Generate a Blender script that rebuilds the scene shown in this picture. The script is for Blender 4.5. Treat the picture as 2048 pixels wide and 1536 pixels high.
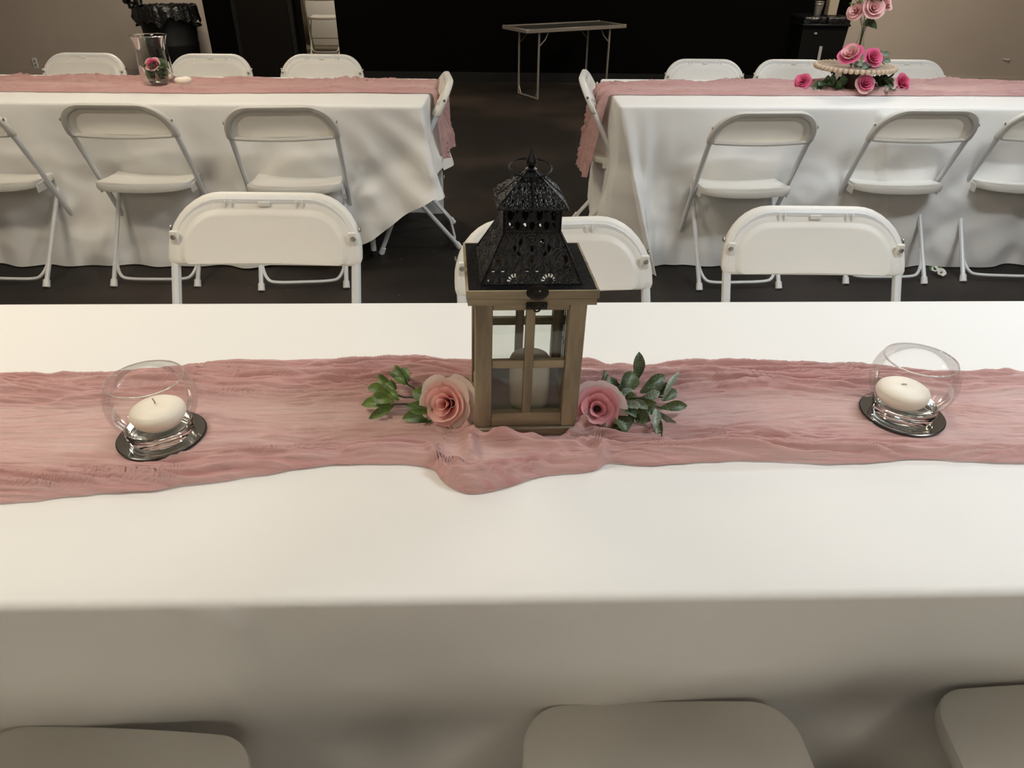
import bpy, bmesh, math, random
import numpy as np
from mathutils import Vector, Matrix, Euler
for o in list(bpy.data.objects): bpy.data.objects.remove(o, do_unlink=True)
S = bpy.context.scene
COL = S.collection
R = math.radians
PI = math.pi
TZ = .74          # table tops
# ------------------------------------------------------------------ camera
cam = bpy.data.cameras.new('camera'); camo = bpy.data.objects.new('camera', cam); COL.objects.link(camo)
cam.sensor_width = 36; cam.sensor_fit = 'HORIZONTAL'; cam.lens = 1420/2048*36; cam.clip_start = .02
camo.location = (0, 0, 1.355)
th, ro = R(32), .0102
fw = Vector((0, math.cos(th), -math.sin(th))); u0 = Vector((0, math.sin(th), math.cos(th))); r0 = Vector((1, 0, 0))
rt = r0*math.cos(ro)+u0*math.sin(ro); up = u0*math.cos(ro)-r0*math.sin(ro)
camo.rotation_euler = Matrix((rt, up, -fw)).transposed().to_euler()
S.camera = camo
S.view_settings.view_transform = 'Standard'; S.view_settings.look = 'None'
S.view_settings.gamma = 1; S.view_settings.use_curve_mapping = False
S.view_settings.exposure = 0.0
w = bpy.data.worlds.new('world'); S.world = w; w.use_nodes = True
w.node_tree.nodes['Background'].inputs[0].default_value = (.02, .02, .02, 1)
# ------------------------------------------------------------------ lamps (ceiling strips of the hall, plus added fill)
def lamp(x, y, z, sx, sy, power, col, rz=0):
    l = bpy.data.lights.new('ceiling_or_fill_lamp', 'AREA'); l.shape = 'RECTANGLE'; l.size = sx; l.size_y = sy
    l.energy = power; l.color = col
    o = bpy.data.objects.new('ceiling_or_fill_lamp', l); COL.objects.link(o); o.location = (x, y, z); o.rotation_euler = (0, 0, rz)
    return o
WARM = (1, .88, .70); NEUT = (1, .97, .90)
COOL = (.93, 1, 1.06)
LAMPS = [(-1.8, .98, WARM, 34, .28), (1.9, .98, COOL, 38, .28), (-1.8, 3.0, WARM, 19, .3), (1.9, 3.0, COOL, 26, .3), (-2.6, 6.4, WARM, 56, .5), (3.0, 6.6, WARM, 72, .5), (-1.9, -3.4, WARM, 14.5, 4), (1.9, -3.4, (1, .94, .84), 14, 4)]
for (lx, ly, lc, lp, lu) in LAMPS:
    lamp(lx, ly, 2.85, .9, .28, lp, lc)
    lamp(lx, ly, 2.87, .9, .28, lp*lu, lc).rotation_euler = (PI, 0, 0)      # added up-light, bounce fill off the ceiling
lamp(-2.1, 10.4, 2.3, .5, .5, 28, WARM)  # added fill lamp, unseen, brightens the side room
# ------------------------------------------------------------------ numpy noise
def _hash(ix, iy, seed):
    h = (ix.astype(np.int64)*374761393 + iy.astype(np.int64)*668265263 + seed*974634777) & 0xffffffff
    h = ((h ^ (h >> 13))*1274126177) & 0xffffffff
    return ((h ^ (h >> 16)) & 0xffff)/65535.0*2*np.pi
def pn(x, y, seed=0):
    x = np.asarray(x, float); y = np.asarray(y, float); x, y = np.broadcast_arrays(x, y)
    ix = np.floor(x); iy = np.floor(y); fx = x-ix; fy = y-iy
    def g(dx, dy):
        a = _hash(ix+dx, iy+dy, seed); return np.cos(a)*(fx-dx)+np.sin(a)*(fy-dy)
    sx = fx*fx*fx*(fx*(fx*6-15)+10); sy = fy*fy*fy*(fy*(fy*6-15)+10)
    return 1.5*((g(0,0)*(1-sx)+g(1,0)*sx)*(1-sy)+(g(0,1)*(1-sx)+g(1,1)*sx)*sy)
def sst(a, b, x):
    t = np.clip((x-a)/(b-a), 0, 1); return t*t*(3-2*t)
# ------------------------------------------------------------------ materials
def mat(name, col, rough=.5, metal=0, spec=.5, noise=None, bump=None, sheen=0, sss=0, trans=0, coat=0):
    """noise=(scale xyz, amount, col2) varies the base colour, bump=(scale xyz, strength, dist)"""
    m = bpy.data.materials.new(name); m.use_nodes = True; nt = m.node_tree; b = nt.nodes['Principled BSDF']
    b.inputs['Base Color'].default_value = (*col, 1); b.inputs['Roughness'].default_value = rough
    b.inputs['Metallic'].default_value = metal; b.inputs['Specular IOR Level'].default_value = spec
    b.inputs['Sheen Weight'].default_value = sheen; b.inputs['Coat Weight'].default_value = coat
    if sss: b.inputs['Subsurface Weight'].default_value = sss; b.inputs['Subsurface Radius'].default_value = (.01, .006, .004); b.inputs['Subsurface Scale'].default_value = 1
    tc = nt.nodes.new('ShaderNodeTexCoord')
    def nz(scale, detail=5):
        mp = nt.nodes.new('ShaderNodeMapping'); mp.inputs['Scale'].default_value = scale
        n = nt.nodes.new('ShaderNodeTexNoise'); n.inputs['Scale'].default_value = 1; n.inputs['Detail'].default_value = detail
        nt.links.new(tc.outputs['Object'], mp.inputs[0]); nt.links.new(mp.outputs[0], n.inputs['Vector']); return n
    if noise:
        sc, lo, hi, col2 = noise
        n = nz(sc); r = nt.nodes.new('ShaderNodeMapRange'); r.inputs[1].default_value = lo; r.inputs[2].default_value = hi
        mx = nt.nodes.new('ShaderNodeMix'); mx.data_type = 'RGBA'
        mx.inputs[6].default_value = (*col, 1); mx.inputs[7].default_value = (*col2, 1)
        nt.links.new(n.outputs[0], r.inputs[0]); nt.links.new(r.outputs[0], mx.inputs[0]); nt.links.new(mx.outputs[2], b.inputs['Base Color'])
    if bump:
        sc, st, di = bump
        n = nz(sc); bp = nt.nodes.new('ShaderNodeBump'); bp.inputs['Strength'].default_value = st; bp.inputs['Distance'].default_value = di
        nt.links.new(n.outputs[0], bp.inputs['Height']); nt.links.new(bp.outputs[0], b.inputs['Normal'])
    return m
def glass_sheet(name, tint=(1, 1, 1), ior=1.45, refl=1.0):
    m = bpy.data.materials.new(name); m.use_nodes = True; nt = m.node_tree; nt.nodes.clear()
    out = nt.nodes.new('ShaderNodeOutputMaterial'); t = nt.nodes.new('ShaderNodeBsdfTransparent'); t.inputs[0].default_value = (*tint, 1)
    g = nt.nodes.new('ShaderNodeBsdfGlossy'); g.inputs['Roughness'].default_value = .02
    fr = nt.nodes.new('ShaderNodeFresnel'); fr.inputs[0].default_value = ior
    ml = nt.nodes.new('ShaderNodeMath'); ml.operation = 'MULTIPLY'; ml.inputs[1].default_value = refl; ml.use_clamp = True
    mx = nt.nodes.new('ShaderNodeMixShader'); nt.links.new(fr.outputs[0], ml.inputs[0]); nt.links.new(ml.outputs[0], mx.inputs[0])
    nt.links.new(t.outputs[0], mx.inputs[1]); nt.links.new(g.outputs[0], mx.inputs[2]); nt.links.new(mx.outputs[0], out.inputs[0])
    return m
def gauze(name):
    m = bpy.data.materials.new(name); m.use_nodes = True; nt = m.node_tree; nt.nodes.clear(); L = nt.links
    out = nt.nodes.new('ShaderNodeOutputMaterial')
    at = nt.nodes.new('ShaderNodeAttribute'); at.attribute_name = 'dense'
    tc = nt.nodes.new('ShaderNodeTexCoord'); mp = nt.nodes.new('ShaderNodeMapping'); mp.inputs['Scale'].default_value = (6, 150, 60)
    nz = nt.nodes.new('ShaderNodeTexNoise'); nz.inputs['Scale'].default_value = 1; nz.inputs['Detail'].default_value = 6
    L.new(tc.outputs['Object'], mp.inputs[0]); L.new(mp.outputs[0], nz.inputs['Vector'])
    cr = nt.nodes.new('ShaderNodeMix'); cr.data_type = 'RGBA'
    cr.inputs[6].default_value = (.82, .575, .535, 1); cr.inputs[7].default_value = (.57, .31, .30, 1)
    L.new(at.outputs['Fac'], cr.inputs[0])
    d = nt.nodes.new('ShaderNodeBsdfDiffuse'); tl = nt.nodes.new('ShaderNodeBsdfTranslucent')
    L.new(cr.outputs[2], d.inputs[0]); L.new(cr.outputs[2], tl.inputs[0])
    bp = nt.nodes.new('ShaderNodeBump'); bp.inputs['Strength'].default_value = .8; bp.inputs['Distance'].default_value = .005
    L.new(nz.outputs[0], bp.inputs['Height']); L.new(bp.outputs[0], d.inputs['Normal'])
    m1 = nt.nodes.new('ShaderNodeMixShader'); m1.inputs[0].default_value = .12; L.new(d.outputs[0], m1.inputs[1]); L.new(tl.outputs[0], m1.inputs[2])
    tr = nt.nodes.new('ShaderNodeBsdfTransparent')
    mr = nt.nodes.new('ShaderNodeMapRange'); mr.inputs[1].default_value = 0; mr.inputs[2].default_value = 1; mr.inputs[3].default_value = .55; mr.inputs[4].default_value = .98
    ad = nt.nodes.new('ShaderNodeMath'); ad.operation = 'MULTIPLY_ADD'; ad.inputs[1].default_value = .7; ad.inputs[2].default_value = -.35
    L.new(nz.outputs[0], ad.inputs[0])
    a2 = nt.nodes.new('ShaderNodeMath'); a2.operation = 'ADD'; L.new(at.outputs['Fac'], a2.inputs[0]); L.new(ad.outputs[0], a2.inputs[1])
    L.new(a2.outputs[0], mr.inputs[0])
    m2 = nt.nodes.new('ShaderNodeMixShader'); L.new(mr.outputs[0], m2.inputs[0]); L.new(tr.outputs[0], m2.inputs[1]); L.new(m1.outputs[0], m2.inputs[2])
    L.new(m2.outputs[0], out.inputs[0]); return m
def petal_mat(name, inner, outer, trans=.25):
    m = bpy.data.materials.new(name); m.use_nodes = True; nt = m.node_tree; nt.nodes.clear(); L = nt.links
    out = nt.nodes.new('ShaderNodeOutputMaterial'); at = nt.nodes.new('ShaderNodeAttribute'); at.attribute_name = 'dense'
    cr = nt.nodes.new('ShaderNodeMix'); cr.data_type = 'RGBA'; cr.inputs[6].default_value = (*inner, 1); cr.inputs[7].default_value = (*outer, 1)
    L.new(at.outputs['Fac'], cr.inputs[0])
    d = nt.nodes.new('ShaderNodeBsdfPrincipled'); d.inputs['Roughness'].default_value = .6; tl = nt.nodes.new('ShaderNodeBsdfTranslucent')
    L.new(cr.outputs[2], d.inputs['Base Color']); L.new(cr.outputs[2], tl.inputs[0])
    mx = nt.nodes.new('ShaderNodeMixShader'); mx.inputs[0].default_value = trans
    L.new(d.outputs[0], mx.inputs[1]); L.new(tl.outputs[0], mx.inputs[2]); L.new(mx.outputs[0], out.inputs[0]); return m
def leaf_mat(name, a, b, frost):
    m = mat(name, a, .45, noise=((60, 60, 60), .35, .65, b)); nt = m.node_tree; bs = nt.nodes['Principled BSDF']
    old = bs.inputs['Base Color'].links[0].from_socket
    tc = nt.nodes.new('ShaderNodeTexCoord'); n = nt.nodes.new('ShaderNodeTexNoise'); n.inputs['Scale'].default_value = 900; n.inputs['Detail'].default_value = 1
    r = nt.nodes.new('ShaderNodeMapRange'); r.inputs[1].default_value = .72-frost; r.inputs[2].default_value = .78-frost*.8
    nt.links.new(tc.outputs['Object'], n.inputs['Vector']); nt.links.new(n.outputs[0], r.inputs[0])
    mx = nt.nodes.new('ShaderNodeMix'); mx.data_type = 'RGBA'; mx.inputs[7].default_value = (.42, .50, .42, 1)
    nt.links.new(r.outputs[0], mx.inputs[0]); nt.links.new(old, mx.inputs[6]); nt.links.new(mx.outputs[2], bs.inputs['Base Color']); return m
def translucent(m, k):
    nt = m.node_tree; b = nt.nodes['Principled BSDF']; out = nt.nodes['Material Output']
    t = nt.nodes.new('ShaderNodeBsdfTranslucent'); t.inputs[0].default_value = b.inputs['Base Color'].default_value
    x = nt.nodes.new('ShaderNodeMixShader'); x.inputs[0].default_value = k
    nt.links.new(b.outputs[0], x.inputs[1]); nt.links.new(t.outputs[0], x.inputs[2]); nt.links.new(x.outputs[0], out.inputs[0])
M_CLOTH = mat('tablecloth_polyester', (.80, .79, .765), .75, sheen=.15, bump=((17, 9, 13), .16, .004), spec=.25)
M_GAUZE = gauze('dusty_pink_gauze')
M_PLASTIC = mat('white_plastic', (.90, .875, .82), .42, bump=((300, 300, 300), .03, .001))
translucent(M_PLASTIC, .26)
M_TUBE = mat('white_painted_tube', (.66, .67, .67), .35, spec=.5)
M_CAPW = mat('white_foot_cap', (.72, .72, .70), .5)
M_SCREW = mat('steel_screw', (.35, .33, .30), .3, 1)
M_WOOD = mat('weathered_wood', (.36, .29, .185), .65, noise=((45, 45, 7), .35, .68, (.17, .13, .08)), bump=((220, 220, 16), .35, .002))
M_WOODH = mat('weathered_wood_rail', (.36, .29, .185), .65, noise=((7, 45, 45), .35, .68, (.17, .13, .08)), bump=((16, 220, 220), .35, .002))
M_GREYBOARD = mat('grey_board', (.50, .48, .43), .5, noise=((30, 8, 30), .35, .7, (.40, .38, .34)))
M_BLACKM = mat('black_painted_metal', (.0035, .0035, .0045), .34, spec=.36, bump=((500, 500, 500), .1, .0004))
M_FLANGE = mat('pressed_black_metal', (.004, .004, .005), .38, spec=.34, bump=((230, 230, 230), .8, .0015))
M_BRONZE = mat('dark_bronze', (.018, .013, .009), .35, .6)
M_PANE = glass_sheet('lantern_pane', (.93, .945, .93), 1.45, 1.0)
M_BOWL = glass_sheet('thin_bowl_glass', (.985, .99, .985), 1.30, .42)
M_VASE = glass_sheet('vase_glass', (.96, .97, .96), 1.45, .8)
M_GLASS = bpy.data.materials.new('solid_glass'); M_GLASS.use_nodes = True
_b = M_GLASS.node_tree.nodes['Principled BSDF']; _b.inputs['Transmission Weight'].default_value = 1; _b.inputs['Roughness'].default_value = .01; _b.inputs['IOR'].default_value = 1.45
_b.inputs['Base Color'].default_value = (.95, .97, .95, 1)
M_MIRROR = mat('mirror', (.78, .79, .79), .015, 1)
M_MIRRORE = mat('mirror_edge', (.02, .025, .022), .2)
M_WAX = mat('ivory_wax', (.84, .77, .66), .5, sss=.35, bump=((60, 60, 60), .05, .002))
M_WICK = mat('wick', (.45, .38, .30), .9)
M_FLOOR = mat('black_floor', (.017, .0145, .0125), .55, spec=.22, noise=((.9, .9, .9), .45, .72, (.052, .038, .030)), bump=((60, 60, 60), .1, .003))
def specks(m, scale, thr, col):
    nt = m.node_tree; b = nt.nodes['Principled BSDF']; old = b.inputs['Base Color'].links[0].from_socket
    tc = nt.nodes.new('ShaderNodeTexCoord'); n = nt.nodes.new('ShaderNodeTexNoise'); n.inputs['Scale'].default_value = scale; n.inputs['Detail'].default_value = 2
    r = nt.nodes.new('ShaderNodeMapRange'); r.inputs[1].default_value = thr; r.inputs[2].default_value = thr+.05
    nt.links.new(tc.outputs['Object'], n.inputs['Vector']); nt.links.new(n.outputs[0], r.inputs[0])
    mx = nt.nodes.new('ShaderNodeMix'); mx.data_type = 'RGBA'; mx.inputs[7].default_value = (*col, 1)
    nt.links.new(r.outputs[0], mx.inputs[0]); nt.links.new(old, mx.inputs[6]); nt.links.new(mx.outputs[2], b.inputs['Base Color'])
specks(M_FLOOR, 28, .73, (.11, .10, .09))
M_GREY = mat('grey_wall_paint', (.47, .41, .355), .8, noise=((1.2, 1.2, 1.2), .3, .7, (.42, .365, .315)), bump=((90, 90, 90), .12, .003))
M_BLACKW = mat('black_wall_paint', (.0012, .0010, .0009), .8, spec=.05)
M_DOOR = mat('dark_brown_door', (.004, .0026, .0018), .6, spec=.15)
M_BASE = mat('black_baseboard', (.006, .0055, .005), .5, spec=.3)
M_CEIL = mat('ceiling_paint', (.80, .78, .74), .9)
M_ROOM = mat('side_room_wall', (.30, .26, .21), .9)
M_CREAM = mat('tan_floor', (.20, .165, .12), .7)
M_ALU = mat('aluminium_trim', (.36, .32, .28), .4, .6)
M_TOPG = mat('folding_table_top', (.045, .045, .042), .35)
M_BIN = mat('black_bin_plastic', (.003, .003, .003), .5, spec=.25)
M_BAG = mat('black_bin_bag', (.006, .006, .0065), .22, bump=((25, 25, 25), .6, .03))
M_LABEL = mat('pale_label', (.25, .25, .25), .5)
M_SILVER = mat('silver_cup', (.55, .52, .48), .25, .8)
M_TANBOX = mat('tan_cup_sleeve', (.32, .27, .21), .6)
M_LEAFL = leaf_mat('green_leaf_bright', (.045, .095, .018), (.11, .19, .025), .03)
M_LEAFR = leaf_mat('green_leaf_frosted', (.022, .045, .012), (.065, .095, .016), .105)
M_LEAFS = leaf_mat('green_leaf_silvered', (.10, .14, .085), (.17, .20, .13), .22)
M_LEAFD = leaf_mat('dark_green_leaf', (.03, .06, .025), (.065, .115, .04), 0)
M_LEAFP = leaf_mat('dusty_green_leaf', (.10, .14, .09), (.16, .20, .13), .1)
M_STEM = mat('green_stem', (.06, .08, .035), .6)
M_PETL = petal_mat('blush_petal', (.92, .40, .38), (.94, .66, .62), .4)
M_PETLO = petal_mat('pale_outer_petal', (.92, .55, .50), (.92, .82, .76), .4)
M_PETR = petal_mat('rose_pink_petal', (.42, .02, .05), (.85, .42, .46), .25)
M_PETRO = petal_mat('white_edged_petal', (.82, .34, .37), (.86, .72, .72), .3)
M_PETH = petal_mat('hot_pink_petal', (.55, .05, .15), (.82, .17, .33), .2)
M_PETK = petal_mat('soft_pink_petal', (.80, .28, .32), (.84, .55, .53), .25)
M_PETW = petal_mat('white_petal', (.75, .72, .62), (.80, .78, .72), .2)
M_SEED = mat('flower_heart', (.02, .006, .006), .8)
M_BARK = mat('wood_slice_top', (.36, .27, .21), .7, noise=((30, 30, 30), .4, .6, (.28, .20, .15)))
M_BEAD = mat('wooden_bead', (.55, .42, .30), .55)
M_PED = mat('dark_wood_pedestal', (.055, .034, .022), .6)
M_DARKTIP = mat('black_rubber', (.01, .01, .01), .6)
# ------------------------------------------------------------------ mesh helpers
def link(name, me, m, parent=None, ang=40, smooth=True):
    o = bpy.data.objects.new(name, me); COL.objects.link(o)
    if m: me.materials.append(m)
    if smooth and len(me.polygons):
        me.polygons.foreach_set('use_smooth', [True]*len(me.polygons)); me.set_sharp_from_angle(angle=R(ang))
    if parent: o.parent = parent
    return o
class MB:
    def __init__(s): s.v = []; s.f = []
    def add(s, v, f, mtx=None):
        k = len(s.v); s.v += [tuple(mtx @ Vector(p)) if mtx else tuple(p) for p in v]; s.f += [tuple(i+k for i in q) for q in f]; return s
    def box(s, c, d, bev=0, mtx=None, seg=1):
        bm = bmesh.new(); bmesh.ops.create_cube(bm, size=1)
        bmesh.ops.scale(bm, vec=d, verts=bm.verts)
        if bev: bmesh.ops.bevel(bm, geom=bm.edges[:], offset=bev, segments=seg, affect='EDGES', profile=.5)
        bmesh.ops.translate(bm, vec=c, verts=bm.verts); bm.verts.index_update()
        s.add([v.co[:] for v in bm.verts], [[v.index for v in f.verts] for f in bm.faces], mtx); bm.free(); return s
    def tube(s, pts, r, n=8, closed=False, mtx=None):
        P = [Vector(p) for p in pts]; k = len(P); rr = r if hasattr(r, '__len__') else [r]*k
        T = []
        for i in range(k):
            a = P[i-1] if (closed or i) else P[0]; b = P[(i+1) % k] if (closed or i < k-1) else P[-1]
            T.append((b-a).normalized())
        nrm = T[0].orthogonal().normalized(); v = []; f = []
        for i in range(k):
            if i: 
                q = T[i-1].rotation_difference(T[i]); nrm = (q @ nrm); nrm = (nrm-T[i]*nrm.dot(T[i])).normalized()
            bn = T[i].cross(nrm)
            for j in range(n):
                a = 2*PI*j/n; v.append(P[i]+(nrm*math.cos(a)+bn*math.sin(a))*rr[i])
        for i in range(k if closed else k-1):
            for j in range(n):
                a = i*n+j; b = i*n+(j+1) % n; c = ((i+1) % k)*n+(j+1) % n; d = ((i+1) % k)*n+j
                f.append((a, b, c, d))
        if not closed: f.append(tuple(range(n-1, -1, -1))); f.append(tuple((k-1)*n+j for j in range(n)))
        return s.add(v, f, mtx)
    def lathe(s, prof, n=32, mtx=None, cap=True):
        v = []; f = []
        for (r, z) in prof:
            for j in range(n): v.append((r*math.cos(2*PI*j/n), r*math.sin(2*PI*j/n), z))
        for i in range(len(prof)-1):
            for j in range(n): f.append((i*n+j, i*n+(j+1) % n, (i+1)*n+(j+1) % n, (i+1)*n+j))
        if cap:
            if prof[0][0] > 1e-5: f.append(tuple(range(n-1, -1, -1)))
            if prof[-1][0] > 1e-5: f.append(tuple((len(prof)-1)*n+j for j in range(n)))
        return s.add(v, f, mtx)
    def prism(s, poly, z0, z1, mtx=None):
        n = len(poly); v = [(x, y, z0) for x, y in poly]+[(x, y, z1) for x, y in poly]
        f = [tuple(range(n-1, -1, -1)), tuple(range(n, 2*n))]+[(i, (i+1) % n, n+(i+1) % n, n+i) for i in range(n)]
        return s.add(v, f, mtx)
    def build(s, name, m, parent=None, ang=40):
        me = bpy.data.meshes.new(name); me.from_pydata(s.v, [], s.f); me.update()
        bm = bmesh.new(); bm.from_mesh(me); bmesh.ops.recalc_face_normals(bm, faces=bm.faces); bm.to_mesh(me); bm.free()
        return link(name, me, m, parent, ang)
def gridmesh(name, V, m, parent=None, attr=None, ang=180, closed=False):
    """V: (ni, nj, 3) array"""
    ni, nj, _ = V.shape; idx = np.arange(ni*nj).reshape(ni, nj)
    if closed: idx = np.vstack([idx, idx[:1]])
    q = np.stack([idx[:-1, :-1], idx[1:, :-1], idx[1:, 1:], idx[:-1, 1:]], -1).reshape(-1, 4)
    me = bpy.data.meshes.new(name); me.from_pydata(V.reshape(-1, 3).tolist(), [], q.tolist()); me.update()
    if attr is not None:
        a = me.attributes.new('dense', 'FLOAT', 'POINT'); a.data.foreach_set('value', np.asarray(attr, np.float32).ravel())
    return link(name, me, m, parent, ang)
def thing(name, label, cat, loc=(0, 0, 0), rz=0, group=None):
    o = bpy.data.objects.new(name, None); COL.objects.link(o); o.location = loc; o.rotation_euler = (0, 0, rz)
    o.empty_display_size = .05
    return tag(o, label, cat, group)
def tag(o, label, cat, group=None):
    o['label'] = label; o['category'] = cat
    if group: o['group'] = group
    return o
def struct(o): o['kind'] = 'structure'; return o
def dup(root, loc, rz, label, group=None, scale=1):
    def cp(o, par):
        c = o.copy(); COL.objects.link(c); c.parent = par
        for ch in list(o.children): cp(ch, c)
        return c
    r = cp(root, None); r.location = loc; r.rotation_euler = (0, 0, rz); r.scale = (scale,)*3; r['label'] = label
    if group: r['group'] = group
    return r
def bez(pts, n=6):
    """Catmull-Rom through pts"""
    P = [Vector(p) for p in pts]; P = [P[0]*2-P[1]]+P+[P[-1]*2-P[-2]]; out = []
    for i in range(1, len(P)-2):
        for k in range(n):
            t = k/n; a, b, c, d = P[i-1:i+3]
            out.append(.5*((2*b)+(c-a)*t+(2*a-5*b+4*c-d)*t*t+(3*b-a-3*c+d)*t**3))
    out.append(P[-2]); return out
def boxo(name, c, d, m, parent=None, bev=0): return MB().box(c, d, bev).build(name, m, parent)
# ------------------------------------------------------------------ room
WY = 8.6; XL, XR, YB, ZC = -6.2, 6.2, -5.2, 3.2
struct(boxo('floor', ((XL+XR)/2, (YB+WY)/2, -.05), (XR-XL+.4, WY-YB+.4, .1), M_FLOOR))
struct(boxo('ceiling', (0, (YB+WY)/2, ZC+.05), (XR-XL+.4, WY-YB+.4, .1), M_CEIL))
struct(boxo('wall_left', (XL-.1, (YB+WY)/2, ZC/2), (.2, WY-YB+.4, ZC), M_GREY))
struct(boxo('wall_right', (XR+.1, (YB+WY)/2, ZC/2), (.2, WY-YB+.4, ZC), M_GREY))
struct(boxo('wall_front', (0, YB-.1, ZC/2), (XR-XL+.4, .2, ZC), M_GREY))
xa, xb, xc, xd = -3.36, -2.36, -1.945, 3.58
struct(boxo('wall_back_left', ((XL+xa)/2, WY+.1, ZC/2), (xa-XL, .2, ZC), M_GREY))
struct(boxo('wall_back_door_side', ((xa+xb)/2, WY+.1, ZC/2), (xb-xa, .2, ZC), M_BLACKW))
struct(boxo('wall_back', ((xc+xd)/2, WY+.1, ZC/2), (xd-xc, .2, ZC), M_BLACKW))
struct(boxo('wall_back_right', ((xd+XR)/2, WY+.1, ZC/2), (XR-xd, .2, ZC), M_GREY))
struct(boxo('wall_back_lintel', ((xb+xc)/2, WY+.1, (2.1+ZC)/2), (xc-xb, .2, ZC-2.1), M_BLACKW))
struct(boxo('baseboard_back', ((xc+xd)/2, WY-.008, .05), (xd-xc, .016, .1), M_BASE))
struct(boxo('baseboard_back_right', ((xd+XR)/2, WY-.008, .05), (XR-xd, .016, .1), M_GREY))
struct(boxo('baseboard_back_left', ((XL+xa)/2, WY-.008, .05), (xa-XL, .016, .1), M_GREY))
# side room seen through the opening
struct(boxo('floor_side_room', (-2.2, 10.8, -.05), (2.4, 4.0, .1), M_CREAM))
struct(boxo('wall_side_room_back', (-2.2, 12.75, 1.2), (2.4, .1, 2.4), M_ROOM))
struct(boxo('wall_side_room_left', (-3.35, 10.8, 1.2), (.1, 4.0, 2.4), M_ROOM))
struct(boxo('wall_side_room_right', (-1.05, 10.8, 1.2), (.1, 4.0, 2.4), M_ROOM))
struct(boxo('ceiling_side_room', (-2.2, 10.8, 2.45), (2.4, 4.0, .1), M_CEIL))
d = thing('door_1', 'dark brown door set in the black back wall', 'door', (0, 0, 0)); del d['label']; del d['category']; struct(d)
boxo('door_leaf', (-2.72, WY-.02, 1.02), (.56, .04, 2.04), M_DOOR, d, .004)
boxo('door_jamb', (-3.02, WY-.025, 1.04), (.05, .05, 2.08), M_BASE, d, .004); boxo('door_jamb', (-2.415, WY-.025, 1.04), (.05, .05, 2.08), M_BASE, d, .004)
MB().lathe([(.0, 0), (.024, .0), (.026, .015), (.012, .03), (.012, .05), (.028, .06), (.03, .075), (.018, .09), (0, .092)], 16, Matrix.Translation((-2.5, WY-.04, 1.0)) @ Matrix.Rotation(PI/2, 4, 'X')).build('door_knob', M_BRONZE, d)
# ------------------------------------------------------------------ folding chair (faces +y, origin between its feet)
CW, CH = .463, .80            # width, height
def u_outline(w, h, r, x0=0, zb=0, n=9):
    """upside-down U, from bottom left over the top to bottom right, bottom corners slightly rounded"""
    hw = w/2; p = []
    rb = .012
    p += [(-hw+rb, zb), (-hw+rb*.3, zb+rb*.3), (-hw, zb+rb)]
    for i in range(5): p.append((-hw, zb+rb+(h-r-rb)*(i+1)/6))
    for i in range(n+1):
        a = PI-PI/2*i/n; p.append((-hw+r+r*math.cos(a), zb+h-r+r*math.sin(a)))
    for i in range(1, 8): p.append((-hw+r+(w-2*r)*i/8, zb+h))
    for i in range(n+1):
        a = PI/2-PI/2*i/n; p.append((hw-r+r*math.cos(a), zb+h-r+r*math.sin(a)))
    for i in range(5): p.append((hw, zb+h-r-(h-r-rb)*(i+1)/6))
    p += [(hw-rb*.3, zb+rb*.3), (hw-rb, zb)]
    for i in range(1, 16): p.append((hw-rb-(w-2*rb)*i/16, zb))
    return p
def loft(rings, name, m, parent, cap=True, ang=35):
    n = len(rings[0]); v = [p for r_ in rings for p in r_]; f = []
    for i in range(len(rings)-1):
        for j in range(n): f.append((i*n+j, i*n+(j+1) % n, (i+1)*n+(j+1) % n, (i+1)*n+j))
    mb = MB(); mb.add(v, f)
    if cap: 
        if cap != 'end': mb.f.append(tuple(range(n-1, -1, -1)))
        k = (len(rings)-1)*n; mb.f.append(tuple(k+j for j in range(n)))
    return mb.build(name, m, parent, ang)
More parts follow.
